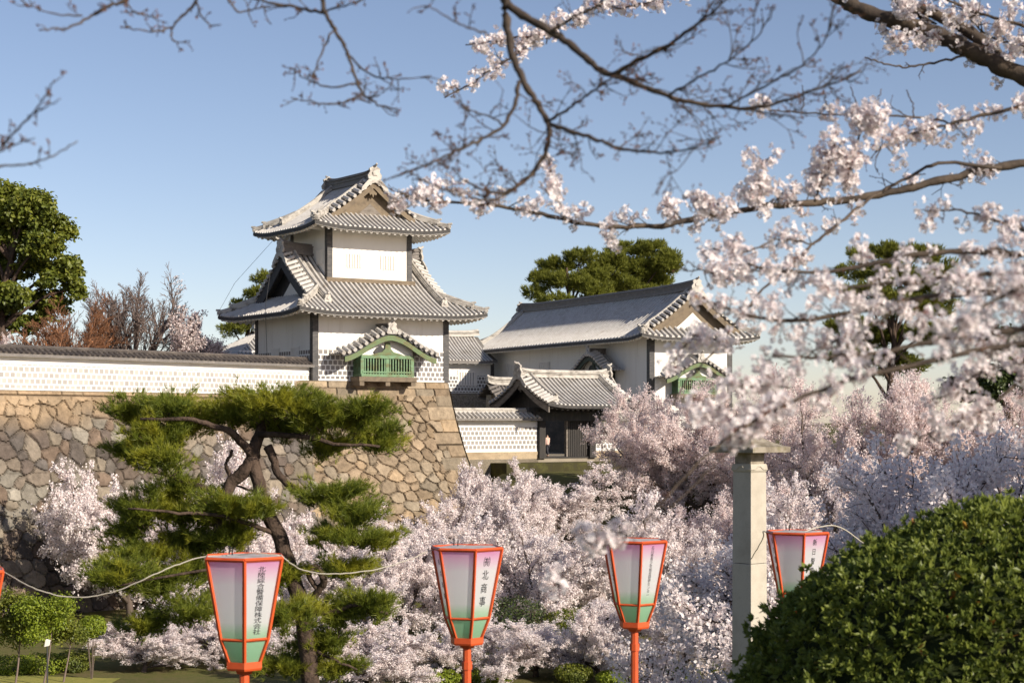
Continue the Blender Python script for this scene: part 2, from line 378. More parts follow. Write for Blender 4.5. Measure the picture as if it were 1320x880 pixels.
def stone_face(parent, name, O, u, n, length, height, pal, seed, corner_side=0, cap=.9, res=.07, cell=(.88, .68), flare=1.0, sunlit_top=0):
    """O top start point, u horizontal unit direction, n outward horizontal normal; h measured downwards."""
    ns = int(length / res); nh = int(height / res)
    s, h = np.meshgrid(np.linspace(0, length, ns), np.linspace(0, height, nh), indexing="ij")
    r1, r2, e = stone_cells(s, h, seed, cell)
    rel = .17 * smooth(-.005, .075, e) + .07 * (r2 - .5) + (fbm(s * 3, h * 3, seed + 3) - .5) * .10 + ((r1 * 7) % 1 - .5) * .10 * (h / cell[1] % 1)
    gap = .05
    if corner_side:                                                       # long and short dressed blocks up the corner
        hei = .86; row = np.floor(h / hei)
        ext = np.where(row % 2 == 0, 2.1, 1.3)
        d = (length - s) if corner_side > 0 else s
        ins = d < ext
        fh = h - row * hei; ec = np.minimum(np.minimum(fh, hei - fh), ext - d)
        q = ((row * 0.618) % 1)
        r1 = np.where(ins, q, r1); r2 = np.where(ins, (q * 3.3) % 1, r2); e = np.where(ins, ec, e)
        rel = np.where(ins, .13 * smooth(.0, .05, ec) + (fbm(s * 2, h * 2, seed + 5) - .5) * .05, rel)
    if cap:
        c1, c2, ce = rect_cells(s, h, seed, 1.5, cap / 2)
        ins = h < cap
        r1 = np.where(ins, c1, r1); r2 = np.where(ins, c2, r2); e = np.where(ins, ce, e)
        rel = np.where(ins, .12 * smooth(0, .04, ce) + (fbm(s * 3, h * 3, seed + 5) - .5) * .03, rel)
    off = (batter(h) * flare + rel)
    # corners flare outwards along the face too
    along = s + (np.where(s > length - 1e-6, 0, 0))
    if corner_side > 0: along = s + batter(h) * flare * smooth(length * .25, length, s)
    if corner_side < 0: along = s - batter(h) * flare * (1 - smooth(0, length * .75, s))
    P = np.stack([O[0] + u[0] * along + n[0] * off, O[1] + u[1] * along + n[1] * off, O[2] - h], -1)
    if corner_side > 0: P[-1, :, :2] = np.stack([O[0] + u[0] * (length + batter(h[-1]) * flare) + n[0] * batter(h[-1]) * flare,
                                               O[1] + u[1] * (length + batter(h[-1]) * flare) + n[1] * batter(h[-1]) * flare], -1)
    pal = np.asarray(pal); pal = pal * .85 + pal.mean(0) * .15
    idx = np.clip((r1 * len(pal)).astype(int), 0, len(pal) - 1)
    col = pal[idx] * (.72 + .5 * r2)[..., None]
    if sunlit_top:  # warm sunlight on the upper rows, put into the stone colour
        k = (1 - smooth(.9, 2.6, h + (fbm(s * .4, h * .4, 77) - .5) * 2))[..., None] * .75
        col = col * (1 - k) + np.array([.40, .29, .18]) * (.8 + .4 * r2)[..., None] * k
    k = smooth(-.004, .024, e)[..., None]
    col = CLAY * (1 - k) + col * k
    b = MB(); b.grid(P); me = b.mesh(name, False)
    at_ = me.color_attributes.new("stone", 'FLOAT_COLOR', 'POINT')
    rgba = np.concatenate([col.reshape(-1, 3), np.ones((col.size // 3, 1))], 1).astype(np.float32)
    at_.data.foreach_set("color", rgba.ravel())
    return link(name, me, M["rock"], parent)

# ------------------------------------------------------------------ tiled roofs
class Roof:
    """Hip-and-gable (s > 0) or plain gable (s = 0) roof; p runs along the ridge, q across it."""
    def __init__(r, cx, cy, A, B, axis, ze, H, s=2.0, o=.6, lift=.35, c=3.0, a=.72, sp=.37, tr=.10):
        r.__dict__.update(cx=cx, cy=cy, A=A, B=B, axis=axis, ze=ze, H=H, s=s, o=o if s else 0, lift=lift, c=c, a=a, sp=sp, tr=tr)
        r.R = A - s + r.o                                                  # ridge half length, verge included
    def f(r, d):
        t = np.clip(d / r.B, 0, 1.2); return r.H * (r.a * t + (1 - r.a) * t * t)
    def z(r, p, q, d):
        ep, eq = r.A - np.abs(p), r.B - np.abs(q)
        m = np.maximum(ep, eq) if r.s else np.maximum(ep, 0) + np.maximum(eq, 0) * .6
        return r.ze + r.f(d) + r.lift * np.maximum(0, 1 - np.maximum(m, 0) / r.c) ** 2
    def M(r, p, q, z):
        p, q, z = np.broadcast_arrays(np.asarray(p, float), np.asarray(q, float), np.asarray(z, float))
        if r.axis == 'x': return np.stack([r.cx + p, r.cy + q, z], -1)
        return np.stack([r.cx + q, r.cy + p, z], -1)
    def panels(r, dlim=None):
        """Lists of (p, q, d) grids of the whole surface (or of the strip d <= dlim)."""
        out = []; A, B, s = r.A, r.B, r.s
        def strip(ps, dm, d0=None):
            nv = 10; v = np.linspace(0, 1, nv)
            d0 = 0 * ps if d0 is None else d0
            dm = np.maximum(dm, d0)
            return d0[:, None] + (dm - d0)[:, None] * v
        for sg in (-1, 1):
            ps = np.linspace(-(A - s), A - s, 40); dm = np.full(40, B)
            sets = [(ps, dm, None)]
            if s:
                for e in (-1, 1):
                    pe = e * np.linspace(A - s, A, 14); sets.append((pe, A - np.abs(pe), None))
                    if dlim is None:
                        pv = e * np.linspace(A - s, r.R, 4); sets.append((pv, np.full(4, B), np.full(4, s)))
            for ps, dm, d0 in sets:
                if dlim is not None: dm = np.minimum(dm, dlim)
                d = strip(ps, dm, d0); out.append((np.broadcast_to(ps[:, None], d.shape), sg * (B - d), d))
        if s:
            for e in (-1, 1):
                q = np.linspace(-B, B, 44); dm = np.minimum(s, B - np.abs(q))
                if dlim is not None: dm = np.minimum(dm, dlim)
                d = strip(q, dm); out.append((e * (A - d), np.broadcast_to(q[:, None], d.shape), d))
        return out
    def rows(r, b):
        A, B, s, sp = r.A, r.B, r.s, r.sp
        def row(p, q, d):                                                  # one barrel row up the slope; p,q,d 1D
            n = 5; th = np.linspace(0, math.pi, n); main = abs(p[-1] - p[0]) < 1e-9
            z = r.z(p, q, d)
            o1 = r.tr * np.cos(th); o2 = r.tr * 1.25 * np.sin(th) + .012
            P = r.M(p[:, None] + (o1 if main else 0), q[:, None] + (0 if main else o1), z[:, None] + o2)
            b.grid(P); m = len(p); base = b.n - m * n
            b.F.setdefault(n, []).append(np.array([[base + k for k in range(n)]]))
        k = int((r.R - .4) / sp) if s else int((A - .45) / sp)
        for i in range(-int(A / sp), int(A / sp) + 1):
            p = i * sp
            if abs(p) > A - .12: continue
            for sg in (-1, 1):
                if s and abs(p) > A - s:
                    dm = A - abs(p); d = np.linspace(0, dm, 5); row(np.full(5, p), sg * (B - d), d)
                    if abs(p) < r.R - .5: d = np.linspace(s, B, 9); row(np.full(9, p), sg * (B - d), d)
                elif s or abs(p) < A - .5:
                    d = np.linspace(0, B, 12); row(np.full(12, p), sg * (B - d), d)
        if s:
            for i in range(-int(B / sp), int(B / sp) + 1):
                q = i * sp
                if abs(q) > B - .12: continue
                for e in (-1, 1):
                    dm = min(s, B - abs(q)); d = np.linspace(0, dm, 7); row(e * (A - d), np.full(7, q), d)
    def verge(r, b, rad=.13, step=.40):
        """Short cross tiles along the gable edges."""
        for e in (-1, 1):
            for sg in (-1, 1):
                d = r.s + .1
                while d < r.B - .15:
                    zz = float(r.z(np.array(e * r.R), np.array(sg * (r.B - d)), np.array(d)))
                    pp = np.array([e * (r.R - .72), e * (r.R + .1)])
                    b.tube(r.M(pp, np.full(2, sg * (r.B - d)), np.array([zz + .30, zz + .03])), rad, 7)
                    d += step
    def eave_edge(r, b, t=.2):
        """Dark tile lip below the row ends."""
        A, B = r.A, r.B
        for sg in (-1, 1):
            p = np.linspace(-A, A, 60); z = r.z(p, np.full(60, sg * B), np.zeros(60))
            b.grid(np.stack([r.M(p, sg * (B + .0), z + .02), r.M(p, sg * B, z - t), r.M(p, sg * (B - .12), z - t)], 1))
            if r.s:
                q = np.linspace(-B, B, 60); z = r.z(np.full(60, sg * A), q, np.zeros(60))
                b.grid(np.stack([r.M(sg * A, q, z + .02), r.M(sg * A, q, z - t), r.M(sg * (A - .12), q, z - t)], 1))
    def soffit(r, b, ov, drop=.24, ribs=True, gap=.46):
        for p, q, d in r.panels(ov):
            b.grid(r.M(p, q, r.z(p, q, d) - drop + 0 * d))
        if ribs:
            for sg in (-1, 1):
                for i in range(-int((r.A - .2) / gap), int((r.A - .2) / gap) + 1):
                    p = i * gap; dm = min(ov, r.A - abs(p)); d = np.linspace(.10, max(dm, .2), 4)
                    b.tube(r.M(np.full(4, p), sg * (r.B - d), r.z(np.full(4, p), sg * (r.B - d), d) - drop - .05), .13, 6)
                if r.s:
                    for i in range(-int((r.B - .2) / gap), int((r.B - .2) / gap) + 1):
                        q = i * gap; dm = min(ov, r.B - abs(q)); d = np.linspace(.10, max(dm, .2), 4)
                        b.tube(r.M(sg * (r.A - d), np.full(4, q), r.z(sg * (r.A - d), np.full(4, q), d) - drop - .05), .13, 6)
    def ridge_path(r, n=15, ext=0.0):
        p = np.linspace(-(r.R + ext), r.R + ext, n)
        return r.M(p, 0 * p, r.ze + r.H + .22 * (np.abs(p) / r.R) ** 6 - .08)
    def main_ridge(r, b, w=.46, h=.6):
        P = r.ridge_path()
        b.sweep(P, w + .22, .16); b.sweep(P, w, h, .16); b.sweep(P, w + .12, .05, .16 + h * .5); b.sweep(P, w + .2, .06, .16 + h)
        Q = P.copy(); Q[:, 2] += .16 + h + .12; b.tube(Q, .13, 8)
    def side_ridges(r, b, w=.3, h=.3, es=(-1, 1), sgs=(-1, 1), hips=False):
        for e in es:
            for sg in sgs:
                pk = r.R - .95
                d = np.linspace(r.B - .25, r.s * .55 if r.s else .5, 10)
                P = r.M(np.full(10, e * pk), sg * (r.B - d), r.z(np.full(10, e * pk), sg * (r.B - d), d) + .05)
                if not hips:
                    b.sweep(P, w, h); b.sweep(P, w + .12, .05, h * .5); Q = P.copy(); Q[:, 2] += h + .05; b.tube(Q, .1, 7)
                    r.end_tile(b, P[-1], P[-1] - P[-2], .40, .5, .4)
                elif r.s:                                                    # hip ridge down to the eave corner, lower part thinner
                    for d0, d1, hh in ((r.s + .25, r.s * .32, h), (r.s * .45, .1, h * .55)):
                        d = np.linspace(d0, d1, 7); p = e * (r.A - d); q = sg * (r.B - d)
                        P = r.M(p, q, r.z(p, q, d) + .06); b.sweep(P, w, hh); Q = P.copy(); Q[:, 2] += hh + .04; b.tube(Q, .1, 7)
                        r.end_tile(b, P[-1], P[-1] - P[-2], .32, hh + .12, .5)
    def end_tile(r, b, P, T, w, h, horn=.75):
        """Shield-shaped demon tile closing a ridge, with its upturned horn."""
        T = np.array([T[0], T[1], 0.0]); T /= np.linalg.norm(T) + 1e-9; Lx = np.array([-T[1], T[0], 0])
        poly = [(-w * .6, -.05), (w * .6, -.05), (w * .68, h * .25), (w * .45, h * .55), (w * .52, h * .8), (w * .22, h * .95), (0, h * 1.12), (-w * .22, h * .95), (-w * .52, h * .8), (-w * .45, h * .55), (-w * .68, h * .25)]
        b.prism(poly, P - T * .03, Lx, (0, 0, 1), T, .14)
        b.prism([(-w * .2, h * .25), (w * .2, h * .25), (w * .26, h * .5), (0, h * .72), (-w * .26, h * .5)], P + T * .10, Lx, (0, 0, 1), T, .08)
        Q = np.array([P + T * -.05 + [0, 0, h * .98], P + T * .18 * horn + [0, 0, h * 1.0], P + T * .38 * horn + [0, 0, h * (1 + .08 * horn)], P + T * .52 * horn + [0, 0, h * (1 + .22 * horn)]])
        b.tube(Q, [.09, .085, .08, .07], 7)
    def ridge_ends(r, b, w=.85, h=1.0, es=(-1, 1)):
        for e in es:
            P = r.M(e * (r.R - .02), 0.0, r.ze + r.H + .1)
            T = r.M(e * 1.0, 0.0, 0.0) - r.M(0.0, 0.0, 0.0); r.end_tile(b, P, T, w, h)
            N = T / np.linalg.norm(T); Lx = np.array([-N[1], N[0], 0])
            for sg in (-1, 1):                                             # scrolls that hug the verge beneath the demon tile
                poly = [(0, 0), (.5, -.1), (1.0, -.62), (1.08, -.95), (.78, -.80), (.42, -.42), (0, -.28)]
                b.prism([(sg * x, y) for x, y in (poly if sg > 0 else poly[::-1])], P + N * .04, Lx, (0, 0, 1), N, .1)
    def bargeboards(r, b, h=.4, inset=.1, drop=.14, t=.1, es=(-1, 1)):
        for e in es:
            for sg in (-1, 1):
                d = np.linspace(r.s if r.s else .05, r.B, 12); p = np.full(12, e * (r.R - inset)); q = sg * (r.B - d)
                P = r.M(p, q, r.z(p, q, d) - drop - h); b.sweep(P, t, h)
    def gable_poly(r, drop=.2):
        d = np.linspace(r.s, r.B, 12); q = r.B - d; z = r.ze + r.f(d) - drop
        left = list(zip(-q, z)); right = list(zip(q[::-1], z[::-1]))[1:]
        return left + right
    def gables(r, b, inset=0.0, t=.12, drop=.2, shrink=1.0, e_list=(-1, 1)):
        poly = r.gable_poly(drop)
        z0 = poly[0][1]; poly = [(x * shrink, z0 + (zz - z0) * shrink) for x, zz in poly]
        for e in e_list:
            O = r.M(e * (r.A - r.s + inset), 0.0, 0.0); U = r.M(0.0, 1.0, 0.0) - r.M(0.0, 0.0, 0.0); N = r.M(-e * 1.0, 0.0, 0.0) - r.M(0.0, 0.0, 0.0)
            b.prism(poly, O, U, (0, 0, 1), N, t)
    def kegyo(r, b, size=.8, es=(-1, 1)):
        """Carved pendant under the gable peak."""
        for e in es:
            O = r.M(e * (r.R - .16), 0.0, r.ze + r.H - .35); U = r.M(0.0, 1.0, 0.0) - r.M(0.0, 0.0, 0.0); N = r.M(-e * 1.0, 0.0, 0.0) - r.M(0.0, 0.0, 0.0)
            k = size
            poly = [(0, 0), (.34 * k, -.28 * k), (.62 * k, -.62 * k), (.40 * k, -.60 * k), (.28 * k, -.84 * k), (.12 * k, -.72 * k), (0, -1.05 * k)]
            poly = poly + [(-x, y) for x, y in poly[-2:0:-1]]
            b.prism(poly, O, U, (0, 0, 1), N, .09)
    def make(r, parent, mat, ov, ridge_mat=None, trim=None, gable_mat=None, barge_mat=None, ribs=True, rh=.42, soffit_mat=None, kegyo_mat=None, inner=None, bh=.4, ginset=0.0):
        b = MB()
        for p, q, d in r.panels(): b.grid(r.M(p, q, r.z(p, q, d)))
        roof = b.build("roof", M["lead_base"], parent)
        b = MB(); r.rows(b); r.verge(b); b.build("barrel_tiles", mat, roof)
        b = MB(); r.eave_edge(b, .2); b.build("eave_lip", M["lip"], roof)
        b = MB(); r.soffit(b, ov, ribs=ribs); b.build("eave_soffit", soffit_mat or M["plaster_trim"], roof)
        b = MB(); r.main_ridge(b, h=rh); b.build("ridge", ridge_mat or M["ridge_dark"], roof)
        for e in (-1, 1):
            for sg in (-1, 1):
                b = MB(); r.side_ridges(b, es=(e,), sgs=(sg,)); b.build("descending_ridge", trim or M["lead_trim"], roof)
                if r.s: b = MB(); r.side_ridges(b, es=(e,), sgs=(sg,), hips=True); b.build("hip_ridge", trim or M["lead_trim"], roof)
        for e in (-1, 1):
            b = MB(); r.ridge_ends(b, .8, .85, (e,)); b.build("ridge_end_tile", trim or M["lead_trim"], roof)
            b = MB(); r.gables(b, ginset, e_list=(e,)); b.build("gable_wall", gable_mat or M["plaster"], roof)
            if inner:
                b = MB(); r.gables(b, ginset + .04, .05, .75, .66, (e,)); b.build("gable_panel", inner, roof)
            b = MB(); r.bargeboards(b, bh, es=(e,)); b.build("bargeboard", barge_mat or M["old_wood"], roof)
            b = MB(); r.kegyo(b, es=(e,)); b.build("gable_pendant", kegyo_mat or barge_mat or M["old_wood"], roof)
        return roof

def wall_window(parent, x, y, z, w, h, face='y', bars=7):
    """White plastered window of upright bars over a flat grey plate coloured as recess shade; face 'y' looks along -y, 'x' along -x."""
    b = MB()
    def bx(a0, a1, n0, n1, z0, z1):
        if face == 'y': b.box(a0, a1, n0, n1, z0, z1)
        else: b.box(n0, n1, a0, a1, z0, z1)
    c, n = (x, y) if face == 'y' else (y, x)
    q = MB(); (q.box(c - w / 2, c + w / 2, n - .012, n + .0, z, z + h) if face == 'y' else q.box(n - .012, n, c - w / 2, c + w / 2, z, z + h))
    bx(c - w / 2 - .09, c + w / 2 + .09, n - .035, n - .014, z - .09, z); bx(c - w / 2 - .09, c + w / 2 + .09, n - .035, n - .014, z + h, z + h + .09)
    bx(c - w / 2 - .09, c - w / 2, n - .035, n - .014, z, z + h); bx(c + w / 2, c + w / 2 + .09, n - .035, n - .014, z, z + h)
    for i in range(bars):
        a = c - w / 2 + (i + .5) * w / bars; bx(a - w / bars * .36, a + w / bars * .36, n - .09, n - .014, z, z + h)
    wo_ = b.build("window", M["plaster_trim"], parent); q.build("window_recess_shade", M["recess"], wo_); return wo_

# ------------------------------------------------------------------ castle: frames
R33 = math.radians(33.7); U33 = np.array([math.cos(R33), math.sin(R33), 0]); W33 = np.array([-math.sin(R33), math.cos(R33), 0])
T0 = np.array([-13.1, 115.0, 14.8])
def turret_pt(x, y, z=0): return T0 + U33 * x + W33 * y + np.array([0, 0, z])
M["nam_front"] = namako_mat("namako_tiles_front", (0, 2), .36, .345, (.10, .095, .095), (.20, .18, .165))
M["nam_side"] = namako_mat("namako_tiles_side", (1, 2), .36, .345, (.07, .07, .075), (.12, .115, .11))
M["nam_wall"] = namako_mat("namako_tiles_wall", (0, 2), .375, .335, (.30, .28, .26), (.44, .41, .37), rough=.6)

def make_bay(parent, loc, rz, scale=1.0, cop=None, arch=None):
    """Projecting stone-drop bay with a curved gable, green copper front."""
    HW, DEP = 1.92, 1.2; cop = cop or M["copper"]; arch = arch or M["copper_old"]
    b = MB(); n = int(2 * HW / .205)
    for i in range(n + 1):
        x = -HW + i * 2 * HW / n; w = .042 if i not in (0, n // 2, n) else .12
        b.box(x - w, x + w, -DEP, -DEP + .12, .12, 1.22)
    b.box(-HW - .1, HW + .1, -DEP - .05, -DEP + .14, 1.2, 1.42); b.box(-HW - .1, HW + .1, -DEP - .06, -DEP + .13, -.02, .16); b.box(-HW, HW, -DEP - .03, -DEP + .1, .24, .34)
    for sx in (-HW, HW):
        for k in range(6): b.box(sx - .05, sx + .05, -DEP + .2 + k * .18, -DEP + .28 + k * .18, .12, 1.22)
        b.box(sx - .08, sx + .08, -DEP + .15, 0, 1.2, 1.42); b.box(sx - .08, sx + .08, -DEP + .15, 0, 0, .14)
    body = b.build("bay_window", cop, parent); body.location = loc; body.rotation_euler = (0, 0, rz); body.scale = (scale,) * 3
    b = MB(); b.box(-HW + .06, HW - .06, -DEP + .2, -.02, .1, 1.3); b.build("bay_interior_shade", M["gate_wood"], body)  # solid dark box standing for the unlit hollow behind the lattice
    b = MB(); b.box(-HW - .28, HW + .28, -DEP - .1, -.02, -.34, -.03)
    for x in (-HW - .05, 0, HW + .05): b.box(x - .17, x + .17, -DEP - .04, -.02, -.62, -.345)
    b.build("bay_sill_beam", M["old_wood"], body)
    H0, HH, RW = 1.45, 1.52, 3.75
    def zr(x):
        t = np.clip(np.abs(x) / RW, 0, 1); return H0 + HH * (.85 * .5 * (1 + np.cos(math.pi * t)) + .15 * (1 - t))
    xs = np.linspace(-RW, RW, 41); YF = -DEP - .62
    b = MB(); b.grid(np.stack([np.stack([xs, 0 * xs + y, zr(xs)], -1) for y in (YF, -.0)], 1))
    roof = b.build("bay_roof", M["lead_base"], body); b = MB()
    y = -.15
    while y > YF + .35:
        for sg in (-1, 1):
            x = sg * np.linspace(.12, RW, 14); b.tube(np.stack([x, 0 * x + y, zr(x) + .03], -1), .085, 6)
        y -= .29
    x = -RW + .06
    while x < RW:
        z = float(zr(np.array(x))); b.tube(np.array([[x, YF + .75, z + .36], [x, YF - .12, z + .02]]), .145, 7); x += .42
    b.build("bay_roof_tiles", M["lead"], body)
    b = MB(); b.sweep(np.array([[0, .0, H0 + HH - .05], [0, YF + .1, H0 + HH - .05]]), .5, .2); b.sweep(np.array([[0, 0, H0 + HH + .1], [0, YF + .15, H0 + HH + .1]]), .36, .38); b.sweep(np.array([[0, 0, H0 + HH + .5], [0, YF + .1, H0 + HH + .5]]), .52, .09)
    b.build("bay_ridge", M["ridge_dark"], body)
    b = MB(); Roof.end_tile(None, b, np.array([0, YF + .05, H0 + HH - .1]), np.array([0, -1.0, 0]), .62, .8); b.build("bay_ridge_tile", M["lead_trim"], body)
    def curve_board(y, top, bot, xr, t):
        bb = MB(); x = np.linspace(-xr, xr, 31)
        F = np.stack([np.stack([x, 0 * x + y, zr(x) - top], -1), np.stack([x, 0 * x + y, zr(x) - bot], -1), np.stack([x, 0 * x + y + t, zr(x) - bot], -1), np.stack([x, 0 * x + y + t, zr(x) - top], -1), np.stack([x, 0 * x + y, zr(x) - top], -1)], 1)
        bb.grid(F); return bb
    b = curve_board(YF + .05, .06, .20, RW, .1); b.build("eave_edge", M["post"], body)
    b = curve_board(YF + .1, .225, .58, RW - .25, .12)
    poly = [(-1.25, 0), (1.25, 0), (.85, .12), (.45, .2), (.22, .42), (.15, .85), (-.15, .85), (-.22, .42), (-.45, .2), (-.85, .12)]
    b.prism(poly, (0, -DEP - .06, 1.43), (1, 0, 0), (0, 0, 1), (0, 1, 0), .08)
    b.build("curved_bargeboard", arch, body)
    x = np.linspace(-1.95, 1.95, 21)
    b = MB(); b.grid(np.stack([np.stack([x, 0 * x - DEP + .12, 0 * x + 1.4], -1), np.stack([x, 0 * x - DEP + .12, zr(x) - .25], -1)], 1)); b.build("gable_infill", M["plaster"], body)
    b = MB(); b.prism([(-.85, .02), (-.3, .02), (-.28, .42), (-.5, .62), (-.8, .5), (-1.05, .2)], (0, -DEP + .02, 1.43), (1, 0, 0), (0, 0, 1), (0, 1, 0), .06)
    b.build("carved_ornament", M["post"], body)
    return body

def wall_roof(parent, x0, x1, yc, ze, B, H, mat, ridge_mat, sp=.38, rh=.22):
    r = Roof((x0 + x1) / 2, yc, (x1 - x0) / 2, B, 'x', ze, H, s=0, lift=0, sp=sp, tr=.08)
    b = MB()
    for p, q, d in r.panels(): b.grid(r.M(p, q, r.z(p, q, d)))
    roof = b.build("roof", M["lead_base"] if mat is M["lead"] else M["lip"], parent); b = MB()
    for i in range(int((x1 - x0) / sp)):
        p = -r.A + (i + .5) * sp
        for sg in (-1, 1):
            d = np.linspace(0, B, 4); z = r.z(np.full(4, p), sg * (B - d), d); b.tube(r.M(np.full(4, p), sg * (B - d), z + .03), .105, 6)
    b.build("barrel_tiles", mat, roof)
    b = MB(); r.eave_edge(b, .1); b.build("eave_lip", M["ridge_dark"], roof)
    b = MB()
    for p, q, d in r.panels(B * .8): b.grid(r.M(p, q, r.z(p, q, d) - .13))
    b.build("eave_soffit", M["plaster_trim"], roof)
    b = MB(); P = r.M(np.linspace(-r.A, r.A, 12), 0 * np.linspace(0, 1, 12), ze + H - .06); b.sweep(P, .3, rh); b.sweep(P, .4, .05, rh); Q = P.copy(); Q[:, 2] += rh + .09; b.tube(Q, .09, 7)
    b.build("ridge", ridge_mat, roof)
    return roof

# ------------------------------------------------------------------ the two-storey corner turret
t = thing("castle_turret", "white two-storey castle turret with stacked gabled roofs and a green bay window", "castle turret", T0, R33)
TW, TD = 10.4, 8.7
b = MB(); b.box(0, TW, 0, TD, 0, 5.25); lw = b.build("lower_wall", M["plaster"], t)
b = MB(); b.box(.38, TW - .36, -.03, .05, .12, 2.05); b.build("tile_band", M["nam_front"], t)
b = MB(); b.box(-.03, .05, .4, TD - .3, .12, 2.05); b.build("tile_band", M["nam_side"], t)
b = MB(); b.box(.3, TW - .3, -.05, .04, 2.05, 2.12); b.box(.3, TW - .3, -.06, .04, 0, .12); b.build("band_edge", M["plaster_trim"], t)
for x0, x1, y0, y1 in ((-.06, .36, -.06, .36), (TW - .36, TW + .06, -.06, .36), (-.06, .3, TD - .36, TD + .06), (TW - .36, TW + .06, TD - .36, TD + .06)):
    b = MB(); b.box(x0, x1, y0, y1, 0, 5.1); b.build("corner_post", M["tile_post"], t)
for y in (2.6, 5.6): wall_window(t, -.02, y, 1.35, 1.1, .9, 'x', 6)
lr = Roof(TW / 2, TD / 2, TW / 2 + 2.0, TD / 2 + 2.0, 'x', 4.45, 4.25, s=2.4, o=.65, lift=.28, c=3.4)
lr.make(t, M["lead"], 2.0, gable_mat=M["post"], barge_mat=M["post"], bh=.8, ginset=-.25, inner=M["plaster"])  # gable walls coloured dark for the shade behind their wide bargeboards
ux0, uy0, UW, UD = 2.1, 1.95, 6.5, 5.45
b = MB(); b.box(ux0, ux0 + UW, uy0, uy0 + UD, 5.6, 11.25); b.build("upper_wall", M["plaster"], t)
for x0, x1, y0, y1 in ((ux0 - .05, ux0 + .34, uy0 - .05, uy0 + .34), (ux0 + UW - .34, ux0 + UW + .05, uy0 - .05, uy0 + .34), (ux0 - .05, ux0 + .3, uy0 + UD - .34, uy0 + UD + .05), (ux0 + UW - .3, ux0 + UW + .05, uy0 + UD - .34, uy0 + UD + .05)):
    b = MB(); b.box(x0, x1, y0, y1, 6.0, 11.1); b.build("corner_post", M["tile_post"], t)
b = MB(); b.box(ux0 - .2, ux0 + UW + .2, uy0 - .26, uy0 + .1, 6.72, 7.02); b.build("wall_sill", M["old_wood"], t)
wall_window(t, 4.12, uy0, 7.75, 1.2, .95, 'y', 6); wall_window(t, 6.73, uy0, 7.75, 1.2, .95, 'y', 6)
wall_window(t, ux0, 3.1, 8.0, .85, .95, 'x', 5)
ur = Roof(ux0 + UW / 2, uy0 + UD / 2, UD / 2 + 2.0, UW / 2 + 2.0, 'y', 10.3, 3.45, s=2.0, o=.62, lift=.28, c=3.0)
ur.make(t, M["lead"], 2.0, gable_mat=M["old_wood"], barge_mat=M["old_wood"], inner=M["grey_wood"])
make_bay(t, (4.95, 0, .30), 0)
b = MB(); b.tube(np.array([[-1.0, TD / 2, 7.4], [-1.7, 3.6, 5.2], [-2.05, 2.9, 4.3], [-1.9, 2.9, .6]]), .018, 5); b.tube(np.array([[1.0, 6.5, 10.6], [-2.3, 7.2, 6.8], [-3.2, 8.2, 4.6]]), .012, 5)
b.build("lightning_cable", M["post"], t)
def eave_arm(*a):                                                          # plaster arm ends carrying the eaves
    b = MB(); b.box(*a); b.build("eave_arm", M["plaster_trim"], t)
for i in range(5): x = .9 + i * 2.15; eave_arm(x - .3, x + .3, -1.35, -.02, 4.42, 4.62)
for i in range(4): y = .9 + i * 2.15; eave_arm(-1.35, -.02, y - .3, y + .3, 4.42, 4.62)
for i in range(4): x = ux0 + .6 + i * 1.75; eave_arm(x - .28, x + .28, uy0 - 1.35, uy0 - .02, 10.32, 10.5)
for i in range(3): y = uy0 + .8 + i * 1.9; eave_arm(ux0 - 1.35, ux0 - .02, y - .28, y + .28, 10.32, 10.5)

# stone base of the turret
sb = thing("stone_base", "tan fitted-stone base flaring out under the white turret", "stone wall", (0, 0, 0))
PAL_T = [(.36, .285, .20), (.34, .28, .205), (.38, .31, .22), (.31, .25, .18), (.36, .305, .23), (.29, .255, .20), (.39, .30, .20), (.33, .26, .185)]
stone_face(sb, "front_face", turret_pt(-5, 0), U33, -W33, 15.4, 13.6, np.array(PAL_T) * [.88, .84, .80], 11, 1, cap=.95)
stone_face(sb, "side_face", turret_pt(TW, 0), W33, U33, 14.0, 13.6, np.array(PAL_T) * [.88, .84, .80], 12, -1, cap=.95, res=.12)
b = MB(); b.prism([(-4.8, 0), (TW, 0), (TW, 12), (-4.8, 12)], turret_pt(0, 0, -.5), U33, W33, (0, 0, 1), .49); b.build("top_slab", M["cap_stone"], sb)

# long stone wall on the left and the plaster wall standing on it
WL = math.atan2(.794, .607)
UL = np.array([.607, .794, 0]); NL = np.array([.794, -.607, 0])
swl = thing("castle_stone_wall", "tall brown dry-stone castle wall under the long plaster wall", "stone wall", (0, 0, 0))
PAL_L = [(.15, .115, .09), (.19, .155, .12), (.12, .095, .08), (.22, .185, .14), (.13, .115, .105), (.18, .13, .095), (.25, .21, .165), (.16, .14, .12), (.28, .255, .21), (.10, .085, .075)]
OL = np.array([-13.1, 115.0, 13.82]) - UL * 40
stone_face(swl, "wall_face", OL, UL, NL, 44, 12.6, PAL_L, 21, 0, cap=.55, sunlit_top=1, cell=(.98, .76))
pw = thing("plaster_wall", "long white castle wall with grey tile grid and dark tiled coping, left of the turret", "castle wall", OL - NL * .35, WL)
b = MB(); b.box(0, 40, 0, .5, 0, 2.12); b.build("wall_body", M["plaster"], pw)
b = MB(); b.box(0, 40, -.03, .1, .1, 1.44); b.build("tile_band", M["nam_wall"], pw)
b = MB(); b.box(0, 40, -.05, .1, 1.44, 1.5); b.box(0, 40, -.05, .1, 0, .1); b.build("band_edge", M["plaster_trim"], pw)
wall_roof(pw, 0, 40, .25, 1.98, .72, .36, M["dark_tile"], M["dark_tile"], rh=.08)

